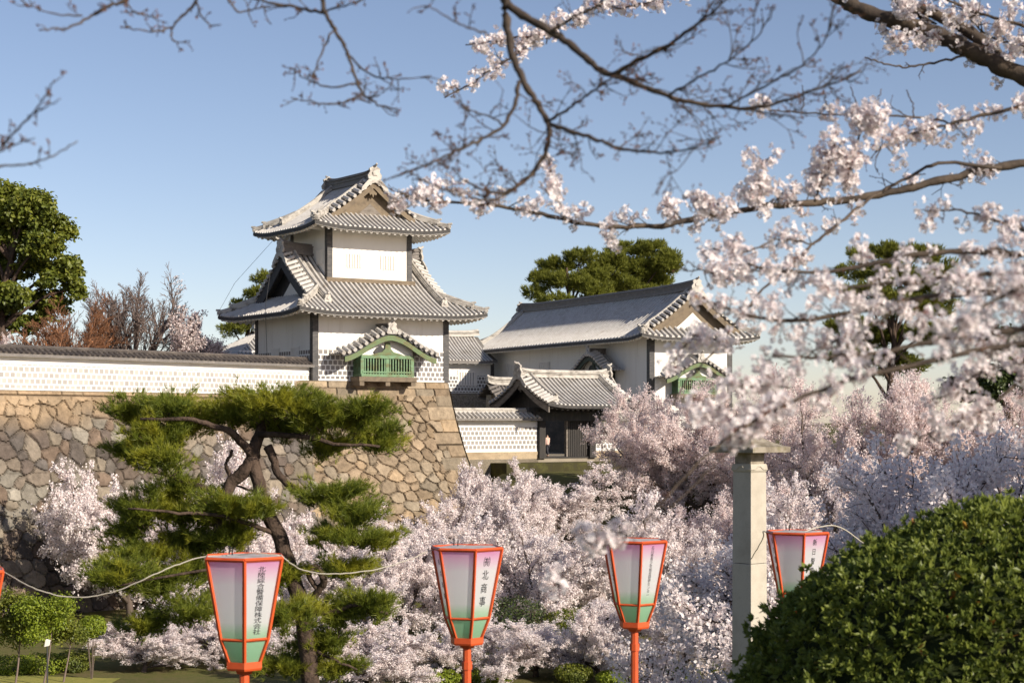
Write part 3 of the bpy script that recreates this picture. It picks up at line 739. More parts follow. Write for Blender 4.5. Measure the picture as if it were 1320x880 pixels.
# ------------------------------------------------------------------ outer gate with its walls
G0 = np.array([1.887, 128.6, 9.4])
def gate_pt(x, y, z=0): return G0 + U33 * x + W33 * y + np.array([0, 0, z])
g = thing("castle_gate", "tiled-roof castle gate of black timber with one door leaf open", "gate", G0, R33)
for x in (.25, 4.85):
    b = MB(); b.box(x - .27, x + .27, -.3, .35, 0, 3.5); b.box(x - .31, x + .31, -.34, .39, 0, .35); b.build("gate_post", M["gate_wood"], g)
    b = MB(); b.box(x - .16, x + .16, 2.6, 2.95, 0, 3.6); b.build("rear_post", M["gate_wood"], g)
    b = MB(); b.box(x - .1, x + .1, .36, 2.6, 2.5, 2.75); b.build("tie_beam", M["gate_wood"], g)
b = MB(); b.box(-.6, 5.7, -.36, .41, 2.75, 3.42); b.box(-.9, 6.0, -.2, .2, 3.43, 3.75); b.build("lintel", M["post"], g)
b = MB()
for i in range(9): b.box(2.78 + i * .2, 2.94 + i * .2, -.02, .1, .12, 2.74)
b.box(2.7, 4.57, .1, .16, .12, 2.74); dr = b.build("gate_door", M["gate_wood"], g)
b = MB(); b.box(2.56, 2.7, -.06, .2, .05, 2.74); b.build("door_edge", M["grey_wood"], dr)
b = MB()
for i in range(9): b.box(.56, .64, .4 + i * .22, .58 + i * .22, .12, 2.74)
b.box(.5, .56, .38, 2.4, .12, 2.74); b.build("gate_door", M["gate_wood"], g)
b = MB(); b.box(.52, 4.58, -.18, .14, 0, .1); b.build("door_sill", M["gate_wood"], g)
gr = Roof(3.07, 1.0, 4.125, 3.9, 'x', 3.85, 2.2, s=0, lift=.22, c=2.4)
gr.make(g, M["lead"], 3.2, ridge_mat=M["lead_trim"], gable_mat=M["gate_wood"], barge_mat=M["grey_wood"], soffit_mat=M["gate_wood"], rh=.2, bh=.55, ginset=-.9)
def gate_wall(label, x0, x1):
    w = thing("plaster_wall", label, "castle wall", G0, R33)
    b = MB(); b.box(x0, x1, 0, .5, .55, 2.95); b.build("wall_body", M["plaster"], w)
    b = MB(); b.box(x0, x1 - .02, -.03, .1, .62, 2.30); b.build("tile_band", M["nam_front2"], w)
    b = MB(); b.box(x0, x1 - .02, -.05, .1, 2.30, 2.35); b.box(x0, x1 - .02, -.055, .1, .5, .62); b.build("band_edge", M["plaster_trim"], w)
    b = MB(); b.box(x0, x1, -.12, .6, -1.2, .5); b.build("stone_footing", M["foot_stone"], w)
    wall_roof(w, x0, x1, .25, 2.92, .95, .5, M["lead"], M["lead_trim"], rh=.16)
M["nam_front2"] = namako_mat("namako_tiles_gate_wall", (0, 2), .345, .336, (.20, .185, .17), (.30, .27, .24), rough=.5)
M["foot_stone"] = mk("tan_footing_stone", (.42, .33, .22), .9, [((.5, .5, 1.2), (.30, .23, .15), .45, .65), (5, (.25, .21, .15), .5, .8)], (10, .4, .04), .15)
gate_wall("white wall with square tile grid and grey coping, between the turret base and the gate", -9.6, -.02)
gate_wall("white tile-grid wall half hidden by blossom, to the right of the black gate", 5.13, 10.5)
ld = MB(); ld.box(-4.2, 9.5, -2.2, -.13, -3.2, -.28)
moss = mk("mossy_terrace", (.05, .045, .022), .95, [(.9, (.09, .088, .03), .45, .65), (4, (.05, .045, .03), .5, .75)], (10, .6, .05), .1)
tr_ = ld.build("terrace", moss, None); tr_.location = G0; tr_.rotation_euler = (0, 0, R33); tag(tr_, kind="structure")
cb_ = MB(); cb_.box(-6, 45, -.12, 75, -7, -.03)
cy_ = cb_.build("courtyard_ground", mk("courtyard_gravel", (.30, .26, .20), .95, [(.4, (.22, .19, .15), .45, .7)], (8, .4, .04), .1), None); cy_.location = G0; cy_.rotation_euler = (0, 0, R33); tag(cy_, kind="structure")

# ------------------------------------------------------------------ gate tower
M["shade_stone"] = mk("shaded_footing_stone", (.07, .065, .06), .9, [((.6, .6, 1.4), (.12, .105, .09), .45, .65)], (10, .4, .04), .15)  # footing colour darkened for the dim shade seen through the gate
RT = math.atan2(.4376, .899); TT0 = np.array([11.3, 143.0, 9.4])
tw = thing("gate_tower", "long white gate tower with a big grey tiled roof, behind the black gate", "castle building", TT0, RT)
GW, GL = 7.9, 31.0
b = MB(); b.box(0, GW, 0, GL, 0, 10.3); b.build("wall", M["plaster"], tw)
b = MB(); b.box(-.02, -.001, .4, GL, 0, 4.2); b.build("stone_footing", M["shade_stone"], tw)
for x0, x1, y0, y1 in ((-.06, .42, -.06, .42), (GW - .4, GW + .06, -.06, .4), (-.06, .3, GL - .3, GL + .06)):
    b = MB(); b.box(x0, x1, y0, y1, 0, 10.1); b.build("corner_post", M["tile_post"], tw)
for y in (26.0, 19.1, 12.1): wall_window(tw, 0, y, 7.0, 2.3, 1.15, 'x', 6)
towr = Roof(GW / 2, GL / 2, GL / 2 + 1.7, GW / 2 + 1.75, 'y', 9.55, 4.0, s=1.5, o=.7, lift=.3, c=3.0, sp=.55, tr=.15)
towr.make(tw, M["lead"], 1.7, gable_mat=M["old_wood"], inner=M["plaster"], barge_mat=M["old_wood"], rh=.4, bh=.55)
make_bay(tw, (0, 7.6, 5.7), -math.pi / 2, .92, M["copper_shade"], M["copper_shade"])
make_bay(tw, (3.9, 0, 5.0), 0, .92)

# gallery between turret and gate tower
CB0 = at(577, 527, 165); cbld = thing("connecting_gallery", "low white gallery with dark tile grid and a barred window, between turret and gate tower", "castle building", CB0, R33)
b = MB(); b.box(-7, 5.2, 0, 5, 1.5, 4.9); b.build("wall", M["plaster"], cbld)
b = MB(); b.box(-7.2, 5.4, -.12, 5.2, -3, 1.45); b.build("stone_footing", M["cap_stone"], cbld)
b = MB(); b.box(-7, 4.75, -.03, .05, 1.58, 3.2); b.build("tile_band", M["nam_front"], cbld)
b = MB(); b.box(1.1, 3.3, -.055, .02, 2.2, 3.7); b.build("window_surround", M["plaster"], cbld); wall_window(cbld, 2.2, -.055, 2.3, 1.75, 1.2, 'y', 6)
b = MB(); b.box(4.85, 5.22, -.05, .3, 1.5, 4.7); b.build("corner_post", M["tile_post"], cbld)
cr = Roof(-1.0, 2.5, 6.0, 3.5, 'x', 4.55, 2.5, s=0, lift=.1, c=2.0, sp=.36)
b = MB()
for p, q, d in cr.panels(): b.grid(cr.M(p, q, cr.z(p, q, d)))
rf = b.build("roof", M["lead_base"], cbld)
b = MB(); cr.rows(b); b.build("barrel_tiles", M["lead"], rf)
b = MB(); cr.eave_edge(b); b.build("eave_lip", M["ridge_dark"], rf)
b = MB(); cr.soffit(b, 1.0, gap=.9); b.build("eave_soffit", M["plaster_trim"], rf)
b = MB(); cr.main_ridge(b, .4, .22); b.build("ridge", M["lead_trim"], rf)
# small roofed wall just left of the gate roof
sw0 = at(657, 512, 150); sw = thing("roofed_wall", "small dark wall with its own grey tiled roof, tucked behind the gate roof", "castle wall", sw0, R33)
b = MB(); b.box(-1.5, 2.5, .6, 1.4, -4, .2); b.build("wall_body", M["cap_stone"], sw)
sr = Roof(.5, 1.0, 2.2, 1.4, 'x', 0, 1.15, s=0, lift=.12, c=1.2)
b = MB()
for p, q, d in sr.panels(): b.grid(sr.M(p, q, sr.z(p, q, d)))
rf = b.build("roof", M["lip"], sw)
b = MB(); sr.rows(b); sr.verge(b); b.build("barrel_tiles", M["ridge_dark"], rf)
b = MB(); sr.eave_edge(b); b.build("eave_lip", M["ridge_dark"], rf)
b = MB(); sr.main_ridge(b, .35, .3); b.build("ridge", M["lead_trim"], rf)
# pale roof behind the long wall, left of the turret
st0 = at(330, 470, 136); sth = thing("storehouse", "low building with a plain pale grey roof rising behind the plaster wall beside the turret", "castle building", st0, R33)
b = MB(); b.box(-1.4, 10, 0, 6.5, -4, 1.1); b.build("wall", M["plaster"], sth)
str_ = Roof(4.6, 3.25, 6.9, 4.1, 'x', .55, 2.3, s=3.6, o=.02, lift=.1, c=2, sp=.34, tr=.09)
b = MB()
for p, q, d in str_.panels(): b.grid(str_.M(p, q, str_.z(p, q, d)))
rf = b.build("roof", M["lead_base"], sth)
b = MB(); str_.rows(b); b.build("barrel_tiles", M["lead"], rf)
b = MB(); str_.eave_edge(b); b.build("eave_lip", M["lead_trim"], rf)
b = MB(); str_.main_ridge(b, .35, .15); b.build("ridge", M["lead_trim"], rf)
# ------------------------------------------------------------------ vegetation: growth of limbs
def rot_dir(d, ang, az):
    d = d / np.linalg.norm(d); a = np.cross(d, [0.3, .2, .93]); a /= np.linalg.norm(a) + 1e-9; c = np.cross(d, a)
    return d * math.cos(ang) + (a * math.cos(az) + c * math.sin(az)) * math.sin(ang)

def grow(rng, p, d, L, r, lv, P, out):
    """One limb and its side shoots; P[lv] = (children, length ratio, angle lo, hi, pull up, wobble, segments, first child at)."""
    ch, lr, a0, a1, up, wob, seg, first = P[lv]
    pts = [np.array(p, float)]; d = d / np.linalg.norm(d); dirs = []
    for i in range(seg):
        d = d + rng.normal(size=3) * wob + np.array([0, 0, up]); d /= np.linalg.norm(d); dirs.append(d)
        pts.append(pts[-1] + d * L / seg)
    pts = np.array(pts); rad = np.linspace(r, r * (.45 if lv + 1 < len(P) else .3), seg + 1)
    out.append((pts, rad, lv))
    if lv + 1 >= len(P): return
    az = rng.uniform(0, 6.28)
    for k in range(ch):
        t = first + (1 - first) * (k + rng.uniform(.1, .9)) / ch
        f = t * seg; i = min(int(f), seg - 1); q = pts[i] + (pts[i + 1] - pts[i]) * (f - i)
        az += 2.4 + rng.normal() * .3
        cdv = rot_dir(dirs[i], rng.uniform(a0, a1), az)
        grow(rng, q, cdv, L * lr * rng.uniform(.7, 1.2) * (1.15 - .4 * t), max(.004, r * .55 * (1 - .4 * t)), lv + 1, P, out)

def limbs_mesh(out, name, nmin=3, lvmax=9, sides=(8, 6, 4, 3, 3, 3)):
    b = MB()
    for pts, rad, lv in out:
        if lv <= lvmax: b.tube(pts, rad, max(nmin, sides[min(lv, 5)]), cap=lv < 2)
    return b.mesh(name, True)

def along(out, lv0, step, rng):
    C = []
    for pts, rad, lv in out:
        if lv < lv0: continue
        seg = np.linalg.norm(np.diff(pts, axis=0), axis=1); L = seg.sum(); n = max(1, int(L / step))
        cum = np.concatenate([[0], np.cumsum(seg)]); t = rng.uniform(0.12, 1, n) * L
        C.append(np.stack([np.interp(t, cum, pts[:, k]) for k in range(3)], -1))
    return np.concatenate(C)

# ------------------------------------------------------------------ cherry trees in the valley
def cherry_meshes(seed, per=9, size=.050, pinkish=False):
    rng = np.random.default_rng(seed); out = []
    P = [(8, 2.5, .45, 1.35, 0, .06, 3, .4), (10, .50, .5, 1.05, -.005, .12, 7, .12), (11, .48, .4, 1.05, .03, .16, 5, .1), (0, 0, 0, 0, .04, .2, 4, 0)]
    grow(rng, (0, 0, -.3), np.array([rng.normal() * .12, rng.normal() * .12, 1]), 1.75, .21, 0, P, out)
    C = along(out, 2, .10, rng); C = np.repeat(C, per, 0); C = C + rng.normal(size=C.shape) * .075
    V, F = leaf_cloud(C, size, rng, up=.15, aspect=1.25)
    return limbs_mesh(out, "cherry_limbs"), np_mesh("cherry_blossom", V, [F]), max(C[:, 2]), np.percentile(np.hypot(C[:, 0], C[:, 1]), 96)

CH = [cherry_meshes(100 + i) for i in range(5)]
for tm, bm, *_ in CH: tm.materials.append(M["bark"]); bm.materials.append(M["blossom"])
CHB = [cherry_meshes(200 + i, 15, .034) for i in range(3)]
for tm, bm, *_ in CHB: tm.materials.append(M["bark"]); bm.materials.append(M["blossom_pink"])
CHL = []
for tm, bm, hh, rr in CHB:
    b2 = bm.copy(); b2.materials.clear(); b2.materials.append(M["blossom"]); CHL.append((tm, b2, hh, rr))
CHP = []
for tm, bm, hh, rr in CH[:3]:
    b2 = bm.copy(); b2.materials.clear(); b2.materials.append(M["blossom_pink"]); CHP.append((tm, b2, hh, rr))

def cherry(px, D, pytop, label, k, rpx=None, pink=False, group="cherry trees in bloom in the valley", rz=None):
    tm, bm, hh, rr = (CHP if pink else CH)[k % (3 if pink else 5)]
    top = at(px, pytop, D); z0 = float(gz(top[0], D)); sc = (top[2] - z0) / hh
    if pink and sc > 1.2: tm, bm, hh, rr = CHB[k % 3]; sc = (top[2] - z0) / hh
    if group.startswith("shaded"): tm, bm, hh, rr = CHL[k % 3]; sc = (top[2] - z0) / hh
    sx = sc if rpx is None else (rpx * 1.3 / F_PX * D) / rr
    o = thing("cherry_tree", label, "cherry tree", (top[0], D, z0), (k * 2.1 + px * .013) if rz is None else rz, group)
    o.scale = (sx, sx, sc)
    link("trunk", tm, None, o); link("blossom", bm, None, o)
    return o

TREES = [
 (480, 103, 650, "cherry tree blooming against the foot of the tan stone base, just right of the pine", 0, 78),
 (560, 104, 610, "cherry tree whose top hides the lower corner of the tan stone base", 1, 80),
 (640, 106, 590, "cherry tree blooming below the white tile-grid wall left of the black gate", 2, 78),
 (722, 109, 592, "cherry tree blooming directly below the black gate's mossy terrace", 3, 78),
 (838, 116, 492, "tall pinkish cherry tree overlapping the right end of the gate roof", 0, 62, True),
 (905, 113, 478, "tall pinkish cherry tree below the end gable of the long gate tower", 1, 90, True),
 (962, 113, 468, "pinkish cherry tree rising behind the cap of the stone pillar, beside the tower's end wall", 2, 85, True),
 (1045, 106, 472, "reddish-branched cherry tree in the far row, right of the stone pillar cap", 1, 90, True),
 (1135, 104, 470, "pinkish far-row cherry tree under the dense foreground blossom", 0, 90, True),
 (1225, 104, 474, "pinkish far-row cherry tree behind the bluish shaded blossom", 2, 90, True),
 (1310, 100, 478, "pinkish far-row cherry tree at the right border of the photo", 1, 90, True),
 (682, 110, 588, "cherry tree whose top sprays reach the tan footing left of the black gate", 1, 70),
 (425, 88, 700, "cherry tree seen just right of the leaning pine trunk", 4, 85),
 (520, 87, 668, "cherry tree in the middle row above and left of the lantern with large characters", 2, 85),
 (605, 89, 655, "cherry tree in the middle row right behind the top of the large-character lantern", 3, 85),
 (692, 86, 652, "cherry tree in the middle row between the two central lanterns, with bare boughs showing", 1, 88),
 (782, 88, 648, "cherry tree in the middle row right behind the long-inscription lantern", 0, 85),
 (870, 87, 625, "cherry tree in the middle row left of the stone pillar shaft", 4, 88),
 (950, 89, 600, "cherry tree in the middle row crossed by the stone pillar", 2, 85, True),
 (1035, 86, 605, "cherry tree in the middle row just right of the stone pillar shaft", 3, 80),
 (1150, 82, 580, "cherry tree in the middle row peeping over the bluish shaded blossom", 1, 85),
 (168, 93, 588, "cherry tree spreading white sprays in front of the brown wall left of the pine", 0, 88),
 (240, 97, 555, "cherry tree mostly hidden behind the left crown of the pine", 3, 80),
 (345, 98, 585, "cherry tree showing through the gaps in the middle of the pine", 1, 80),
 (185, 74, 800, "low cherry tree blooming right of the small yellow-green trees and lime bush", 2, 75),
 (275, 76, 745, "low cherry tree blooming behind the left-hand lantern", 4, 80),
 (470, 70, 770, "low front cherry tree blooming right of the pine's foot", 3, 78),
 (575, 71, 775, "low front cherry tree around the pole of the large-character lantern", 1, 76),
 (690, 72, 790, "low front cherry tree between the poles of the two central lanterns", 0, 70),
 (775, 71, 765, "low front cherry tree just left of the long-inscription lantern's pole", 2, 70),
 (885, 70, 735, "low front cherry tree between the long-inscription lantern and the stone pillar", 4, 66),
]
for a in TREES: cherry(*a[:5], a[5] if len(a) > 5 else None, a[6] if len(a) > 6 else False)
cherry(1055, 42, 618, "bluish-white shaded cherry tree right beside the stone pillar shaft", 2, 170, group="shaded cherry trees on the right")
cherry(1130, 40, 578, "broad bluish-white cherry tree in shade behind the half-hidden lantern", 1, 250, group="shaded cherry trees on the right")
cherry(1245, 38, 550, "broad bluish-white cherry tree in shade above the round hedge", 3, 260, group="shaded cherry trees on the right")
cherry(1360, 40, 538, "bluish-white shaded cherry tree cut off by the right border", 0, 240, group="shaded cherry trees on the right")

# ------------------------------------------------------------------ leafy and bare trees
def ell(rng, n, c, r, shell=.35):
    v = rng.normal(size=(n, 3)); v /= np.linalg.norm(v, axis=1, keepdims=True)
    return np.asarray(c) + v * np.asarray(r) * (1 - shell * rng.uniform(0, 1, (n, 1)) ** 1.3) , v

def clump_tree(name, label, cat, D, base_px, zbase, clumps, mat, rng, leaf=.16, dens=60, trunk_r=.35, needle=False, group=None, bark="pine_bark", sub=9, depth=.8, up=.5):
    """clumps: (px, py, rx px, ry px[, depth offset m]); every clump is broken into smaller knots of leaves."""
    B = at(base_px, HY, D); B[2] = zbase
    o = thing(name, label, cat, B, 0, group); Vs, Fs, n0 = [], [], 0; b = MB(); cs = []
    for cl in clumps:
        px, py, rx, ry = cl[:4]; dd = cl[4] if len(cl) > 4 else rng.uniform(-1, 1) * rx / F_PX * D * depth
        c = at(px, py, D); c[1] += dd; c = c - B; R = np.array([rx / F_PX * D, rx / F_PX * D * .85, ry / F_PX * D]); cs.append(c)
        nk = max(4, int(sub * 5 * R[0] * R[2] / 2.2)); kc, kv = ell(rng, nk, c, R * .82, .55)
        for q, v in zip(kc, kv):
            kr = np.array([1, 1, .7]) * rng.uniform(.45, .8) * min(1.6, max(.5, R[2] * .6)); n = int(dens * (kr[0] / .5) ** 2)
            pts, nv = ell(rng, n, q, kr, .6); pts = pts + rng.normal(size=pts.shape) * kr * .38
            if needle:
                dirs = nv * .5 + v * .5 + np.array([0, 0, .9]); V, F = needle_cloud(pts, dirs, leaf * 2.6, leaf * .22, 6, rng, .45)
            else: V, F = leaf_cloud(pts, leaf, rng, up=up, nrm=nv * .9, aspect=1.1, spread=.6)
            Vs.append(V); Fs.append(F + n0); n0 += len(V)
    link("crown", np_mesh("crown", np.concatenate(Vs), [np.concatenate(Fs)]), mat, o)
    top = max(c[2] for c in cs); cx = np.mean([c[0] for c in cs])
    zz = np.linspace(-.5, top * .93, 9); tp = np.stack([cx * (zz / top).clip(0, 1) ** 1.4 + .25 * np.sin(zz * .7), .2 * np.cos(zz * .5), zz], -1)
    b.tube(tp, np.linspace(trunk_r, trunk_r * .3, 9), 8)
    for c in cs:
        h = c[2] * rng.uniform(.55, .8); i = np.interp(h, zz, np.arange(9)); p0 = np.array([np.interp(h, zz, tp[:, k]) for k in range(3)])
        t = np.linspace(0, 1, 6)[:, None]; b.tube(p0 + (c - p0) * t + np.array([0, 0, 1]) * (np.sin(t * math.pi) * .12 * np.linalg.norm(c - p0)), np.linspace(trunk_r * .38, trunk_r * .1, 6), 5)
    b.build("trunk", M[bark], o, True)
    return o
R_ = np.random.default_rng(7)
clump_tree("evergreen_tree", "big dense green tree rising behind the long plaster wall at the left border", "tree", 124, 0, 13.5,
  [(-40, 255, 45, 28), (5, 262, 42, 28), (40, 272, 38, 24), (70, 290, 26, 20), (-30, 300, 50, 26), (20, 305, 48, 24), (62, 318, 32, 20), (88, 345, 22, 18), (-30, 345, 50, 22), (30, 342, 40, 18), (72, 362, 30, 16), (10, 385, 46, 20), (60, 388, 36, 18), (100, 372, 20, 14), (-30, 400, 40, 20), (30, 415, 40, 16), (-60, 280, 40, 50), (-70, 370, 40, 50)],
  M["leaf_ever"], R_, .17, 110, .45, sub=7)
PG = "pines on the skyline"
clump_tree("pine_tree", "left one of two flat-topped green pines behind the gate tower roof", "pine tree", 186, 735, 12,
  [(700, 358, 26, 11), (722, 340, 32, 12), (750, 330, 28, 10), (690, 376, 22, 9), (735, 362, 34, 13), (765, 352, 28, 14), (715, 388, 28, 9), (770, 375, 26, 12), (748, 390, 26, 8)],
  M["needles_far"], R_, .17, 55, .4, True, PG, sub=8)
clump_tree("pine_tree", "right one of two flat-topped green pines behind the gate tower roof", "pine tree", 190, 818, 12,
  [(805, 322, 26, 10), (838, 322, 26, 12), (790, 340, 26, 13), (825, 345, 34, 14), (858, 340, 22, 15), (800, 365, 32, 13), (845, 362, 28, 13), (780, 378, 24, 9), (830, 378, 32, 9)],
  M["needles_far"], R_, .17, 55, .4, True, PG, sub=8)
clump_tree("pine_tree", "flat-topped pine standing behind the dense foreground blossom on the right", "pine tree", 150, 1150, 8,
  [(1110, 328, 26, 10), (1140, 325, 30, 12), (1180, 330, 32, 14), (1215, 345, 24, 12), (1100, 350, 30, 12), (1145, 355, 40, 16), (1195, 365, 36, 16), (1110, 380, 34, 14), (1160, 392, 44, 18), (1210, 395, 34, 14), (1090, 420, 30, 14), (1140, 430, 44, 18), (1195, 430, 34, 16), (1100, 460, 34, 14), (1160, 468, 44, 16)],
  M["needles_far"], R_, .15, 55, .45, True, PG, sub=8)
clump_tree("evergreen_tree", "dark evergreen tree behind the blossom at the right border", "tree", 118, 1300, 6,
  [(1290, 440, 32, 24), (1320, 460, 40, 30), (1280, 490, 40, 26), (1330, 510, 40, 24), (1250, 500, 34, 18), (1370, 450, 40, 40)],
  M["needles_dark"], R_, .14, 90, .4, sub=9)
clump_tree("pine_tree", "pine showing in slivers behind the left gable of the white turret", "pine tree", 146, 318, 12,
  [(340, 358, 16, 8), (328, 378, 18, 8), (308, 395, 16, 9), (335, 400, 20, 10), (300, 425, 18, 8), (325, 420, 22, 10), (345, 440, 20, 8)],
  M["needles_far"], R_, .13, 60, .3, True, PG, sub=12)

def bare_tree(label, D, px, pytop, zb, seed, mat, P, L0, lean=(0, 0), r=.16, group="bare trees behind the long wall", blossom=None):
    rng = np.random.default_rng(seed); out = []
    B = at(px, HY, D); B[2] = zb
    o = thing("bare_tree", label, "tree", B, 0, group)
    grow(rng, (0, 0, -.3), np.array([lean[0], lean[1], 1.0]), L0, r, 0, P, out)
    h = max(p[:, 2].max() for p, _, _ in out); s = (at(px, pytop, D)[2] - zb) / h
    out = [(p * s, np.maximum(rr * s, .015), lv) for p, rr, lv in out]
    link("branches", limbs_mesh(out, "branches"), mat, o)
    if blossom:
        C = along(out, 3, .25, rng); C = C[C[:, 0] > blossom]; C = np.repeat(C, 3, 0) + rng.normal(size=(len(C) * 3, 3)) * .12
        V, F = leaf_cloud(C, .075, rng); link("blossom", np_mesh("blossom", V, [F]), M["blossom_pink"], o)
    return o
PB = [(7, 1.6, .25, .7, 0, .05, 3, .3), (9, .48, .3, .7, .03, .07, 6, .2), (9, .45, .3, .7, .03, .09, 5, .15), (6, .5, .3, .7, .03, .1, 4, .2), (0, 0, 0, 0, .03, .1, 3, 0)]
bare_tree("grey leafless tree fanning up behind the long wall, touched with blossom on its right side", 124, 172, 342, 13.5, 4, M["grey_twig"], [(9, 1.6, .3, .95, 0, .05, 3, .2)] + PB[1:], 2.0, (.05, 0), .17, blossom=3.6)
bare_tree("rusty-brown leafless tree behind the long wall, beside the big green tree", 121, 110, 362, 13.5, 9, M["red_twig"], [(8, 1.7, .4, 1.0, 0, .05, 3, .2)] + PB[1:], 1.8, (-.1, 0), .15)
bare_tree("thin reddish leafless tree lower down between the big green tree and the grey bare tree", 118, 65, 395, 13.5, 12, M["red_twig"], [(8, 1.7, .5, 1.15, 0, .05, 3, .2)] + PB[1:], 1.5, (.1, 0), .12)
bare_tree("pinkish-grey tree with opening blossom, last in the row of bare trees before the turret", 122, 222, 392, 13.5, 6, M["grey_twig"], PB, 1.6, (.25, 0), .13, blossom=.2)
rngc = np.random.default_rng(3)
# pale blossom spray at the left border above the long wall
o = cherry(-30, 112, 378, "pale cherry tree peeping over the coping of the long wall at the left border", 2, 70, True, "cherry trees in bloom in the valley")
o.location[2] = 13.0; o.scale = (.75, .75, .95)

# ------------------------------------------------------------------ the leaning pine in the middle distance
PD = 36.0
def pine():
    rng = np.random.default_rng(42)
    base = at(412, HY, PD); base[2] = float(gz(base[0], PD)) - .2
    o = thing("pine_tree", "large leaning pine with layered pads of needles, in front of the castle wall", "pine tree", base)
    def pt(px, py, dd=0): p = at(px, py, PD + dd) - base; return p
    b = MB()
    def limb(pts, r0, r1, n=10):
        P = np.array(pts); t = np.linspace(0, 1, len(P)); T = np.linspace(0, 1, max(12, len(P) * 4))
        # Catmull-like smoothing
        Q = np.stack([np.interp(T, t, P[:, k]) for k in range(3)], -1)
        for _ in range(3): Q[1:-1] = (Q[:-2] + 2 * Q[1:-1] + Q[2:]) / 4
        ph = rng.uniform(0, 6.28, 3); sl_ = np.linspace(0, 1, len(Q))[:, None] * (4 + 5 * len(P) / 4); Q += (np.sin(sl_ * 1.7 + ph) * .7 + np.sin(sl_ * 3.9 + ph * 2) * .3) * .028 * np.sin(np.linspace(0, math.pi, len(Q)))[:, None] + rng.normal(size=Q.shape) * .006
        b.tube(Q, np.linspace(r0, r1, len(Q)), n); return Q
    limb([pt(412, 1050), pt(406, 940), pt(399, 850), pt(388, 780), pt(373, 725), pt(354, 680), pt(337, 640), pt(330, 610), pt(326, 588)], .20, .125, 12)
    limb([pt(327, 592), pt(318, 603), pt(300, 620), pt(289, 640), pt(287, 668), pt(276, 692), pt(268, 705, .6)], .15, .10)
    limb([pt(326, 590), pt(332, 560, .2), pt(350, 535, .3), pt(390, 520, .4)], .15, .05)
    limb([pt(326, 588), pt(312, 568, -.2), pt(285, 550, -.4), pt(250, 540, -.5), pt(180, 540, -.5)], .10, .03)
    limb([pt(345, 575), pt(352, 592), pt(364, 621), pt(391, 639), pt(420, 645), pt(470, 655, -.2)], .10, .035)
    limb([pt(335, 560), pt(380, 560, -.3), pt(430, 572, -.4), pt(490, 575, -.4)], .07, .025)
    limb([pt(404, 770), pt(418, 752, -.2), pt(415, 735, -.3), pt(400, 730, -.3), pt(398, 745, -.2), pt(410, 760, -.1)], .085, .05)
    limb([pt(392, 790), pt(425, 790, -.2), pt(455, 778, -.3), pt(500, 790, -.3)], .07, .025)
    limb([pt(360, 690), pt(300, 665, -.5), pt(230, 660, -.8), pt(165, 655, -1)], .055, .02)
    limb([pt(372, 722), pt(320, 728, -.5), pt(250, 735, -.8), pt(150, 755, -1)], .05, .02)
    limb([pt(398, 700), pt(430, 690, .2), pt(480, 692, .3)], .05, .02)
    limb([pt(395, 830), pt(430, 850), pt(460, 862)], .05, .02)
    limb([pt(289, 640), pt(240, 620, .3), pt(170, 600, .4)], .07, .025)
    limb([pt(300, 622), pt(290, 600, .2), pt(300, 580, .2)], .05, .03)
    limb([pt(344, 658), pt(330, 635, .3), pt(305, 625, .5)], .04, .02)
    pads = [(160,120,80,45),(270,105,90,48),(150,220,62,45),(230,185,110,42),(330,140,75,45),(450,115,95,55),(560,90,125,50),(640,110,105,52),(740,135,120,48),(850,190,85,42),(800,110,80,28),(690,215,70,25),(280,330,90,30),(180,390,90,42),(300,400,140,48),(420,385,95,35),(150,450,65,30),(330,485,105,35),(430,470,85,35),(500,390,65,30),(720,350,115,30),(780,400,85,25),(780,472,130,32),(110,570,92,40),(230,600,105,45),(320,560,80,35),(190,510,90,35),(320,680,85,28),(180,720,75,22),(590,690,90,40),(570,575,55,38),(760,560,85,22),(820,660,95,48),(740,690,65,32),(700,770,105,28),(740,840,65,24),(590,830,95,30),(250,250,80,30),(590,160,90,35),(440,440,60,25)]
    Vs, Fs, n0 = [], [], 0
    for zx, zy, rx, ry in pads:
        px, py = 100 + zx / 2.2, 480 + zy / 2.2; rx, ry = rx / 2.2 / F_PX * PD, ry / 2.2 / F_PX * PD
        dd = rng.uniform(-.9, .9); c = pt(px, py, dd)
        n = int(1150 * rx * (ry + .35) / .6)
        nk = max(4, int(n / 26)); kc, kv = ell(rng, nk, c, (rx * 1.05, rx * .8, ry * .9), .9)
        for q, v in zip(kc, kv):
            # sprig: a little shoot with needle tufts all along it
            sd = np.array([v[0] * .8, v[1] * .8, .25 + .3 * rng.random()]); sd /= np.linalg.norm(sd)
            Ls = rng.uniform(.28, .60); b.tube(np.array([q - sd * Ls * .6, q + sd * Ls * .5]), [.012, .005], 3, cap=False)
            m = 26; tpos = q + sd * Ls * rng.uniform(-.5, .55, (m, 1)) + rng.normal(size=(m, 3)) * np.array([.075, .075, .05])
            V, F = needle_cloud(tpos, np.tile(sd + [0, 0, .35], (m, 1)), .17, .0058, 13, rng, .6)
            Vs.append(V); Fs.append(F + n0); n0 += len(V)
    b.build("trunk", M["pine_bark"], o, True)
    link("needles", np_mesh("needles", np.concatenate(Vs), [np.concatenate(Fs)]), M["needles"], o)
pine()
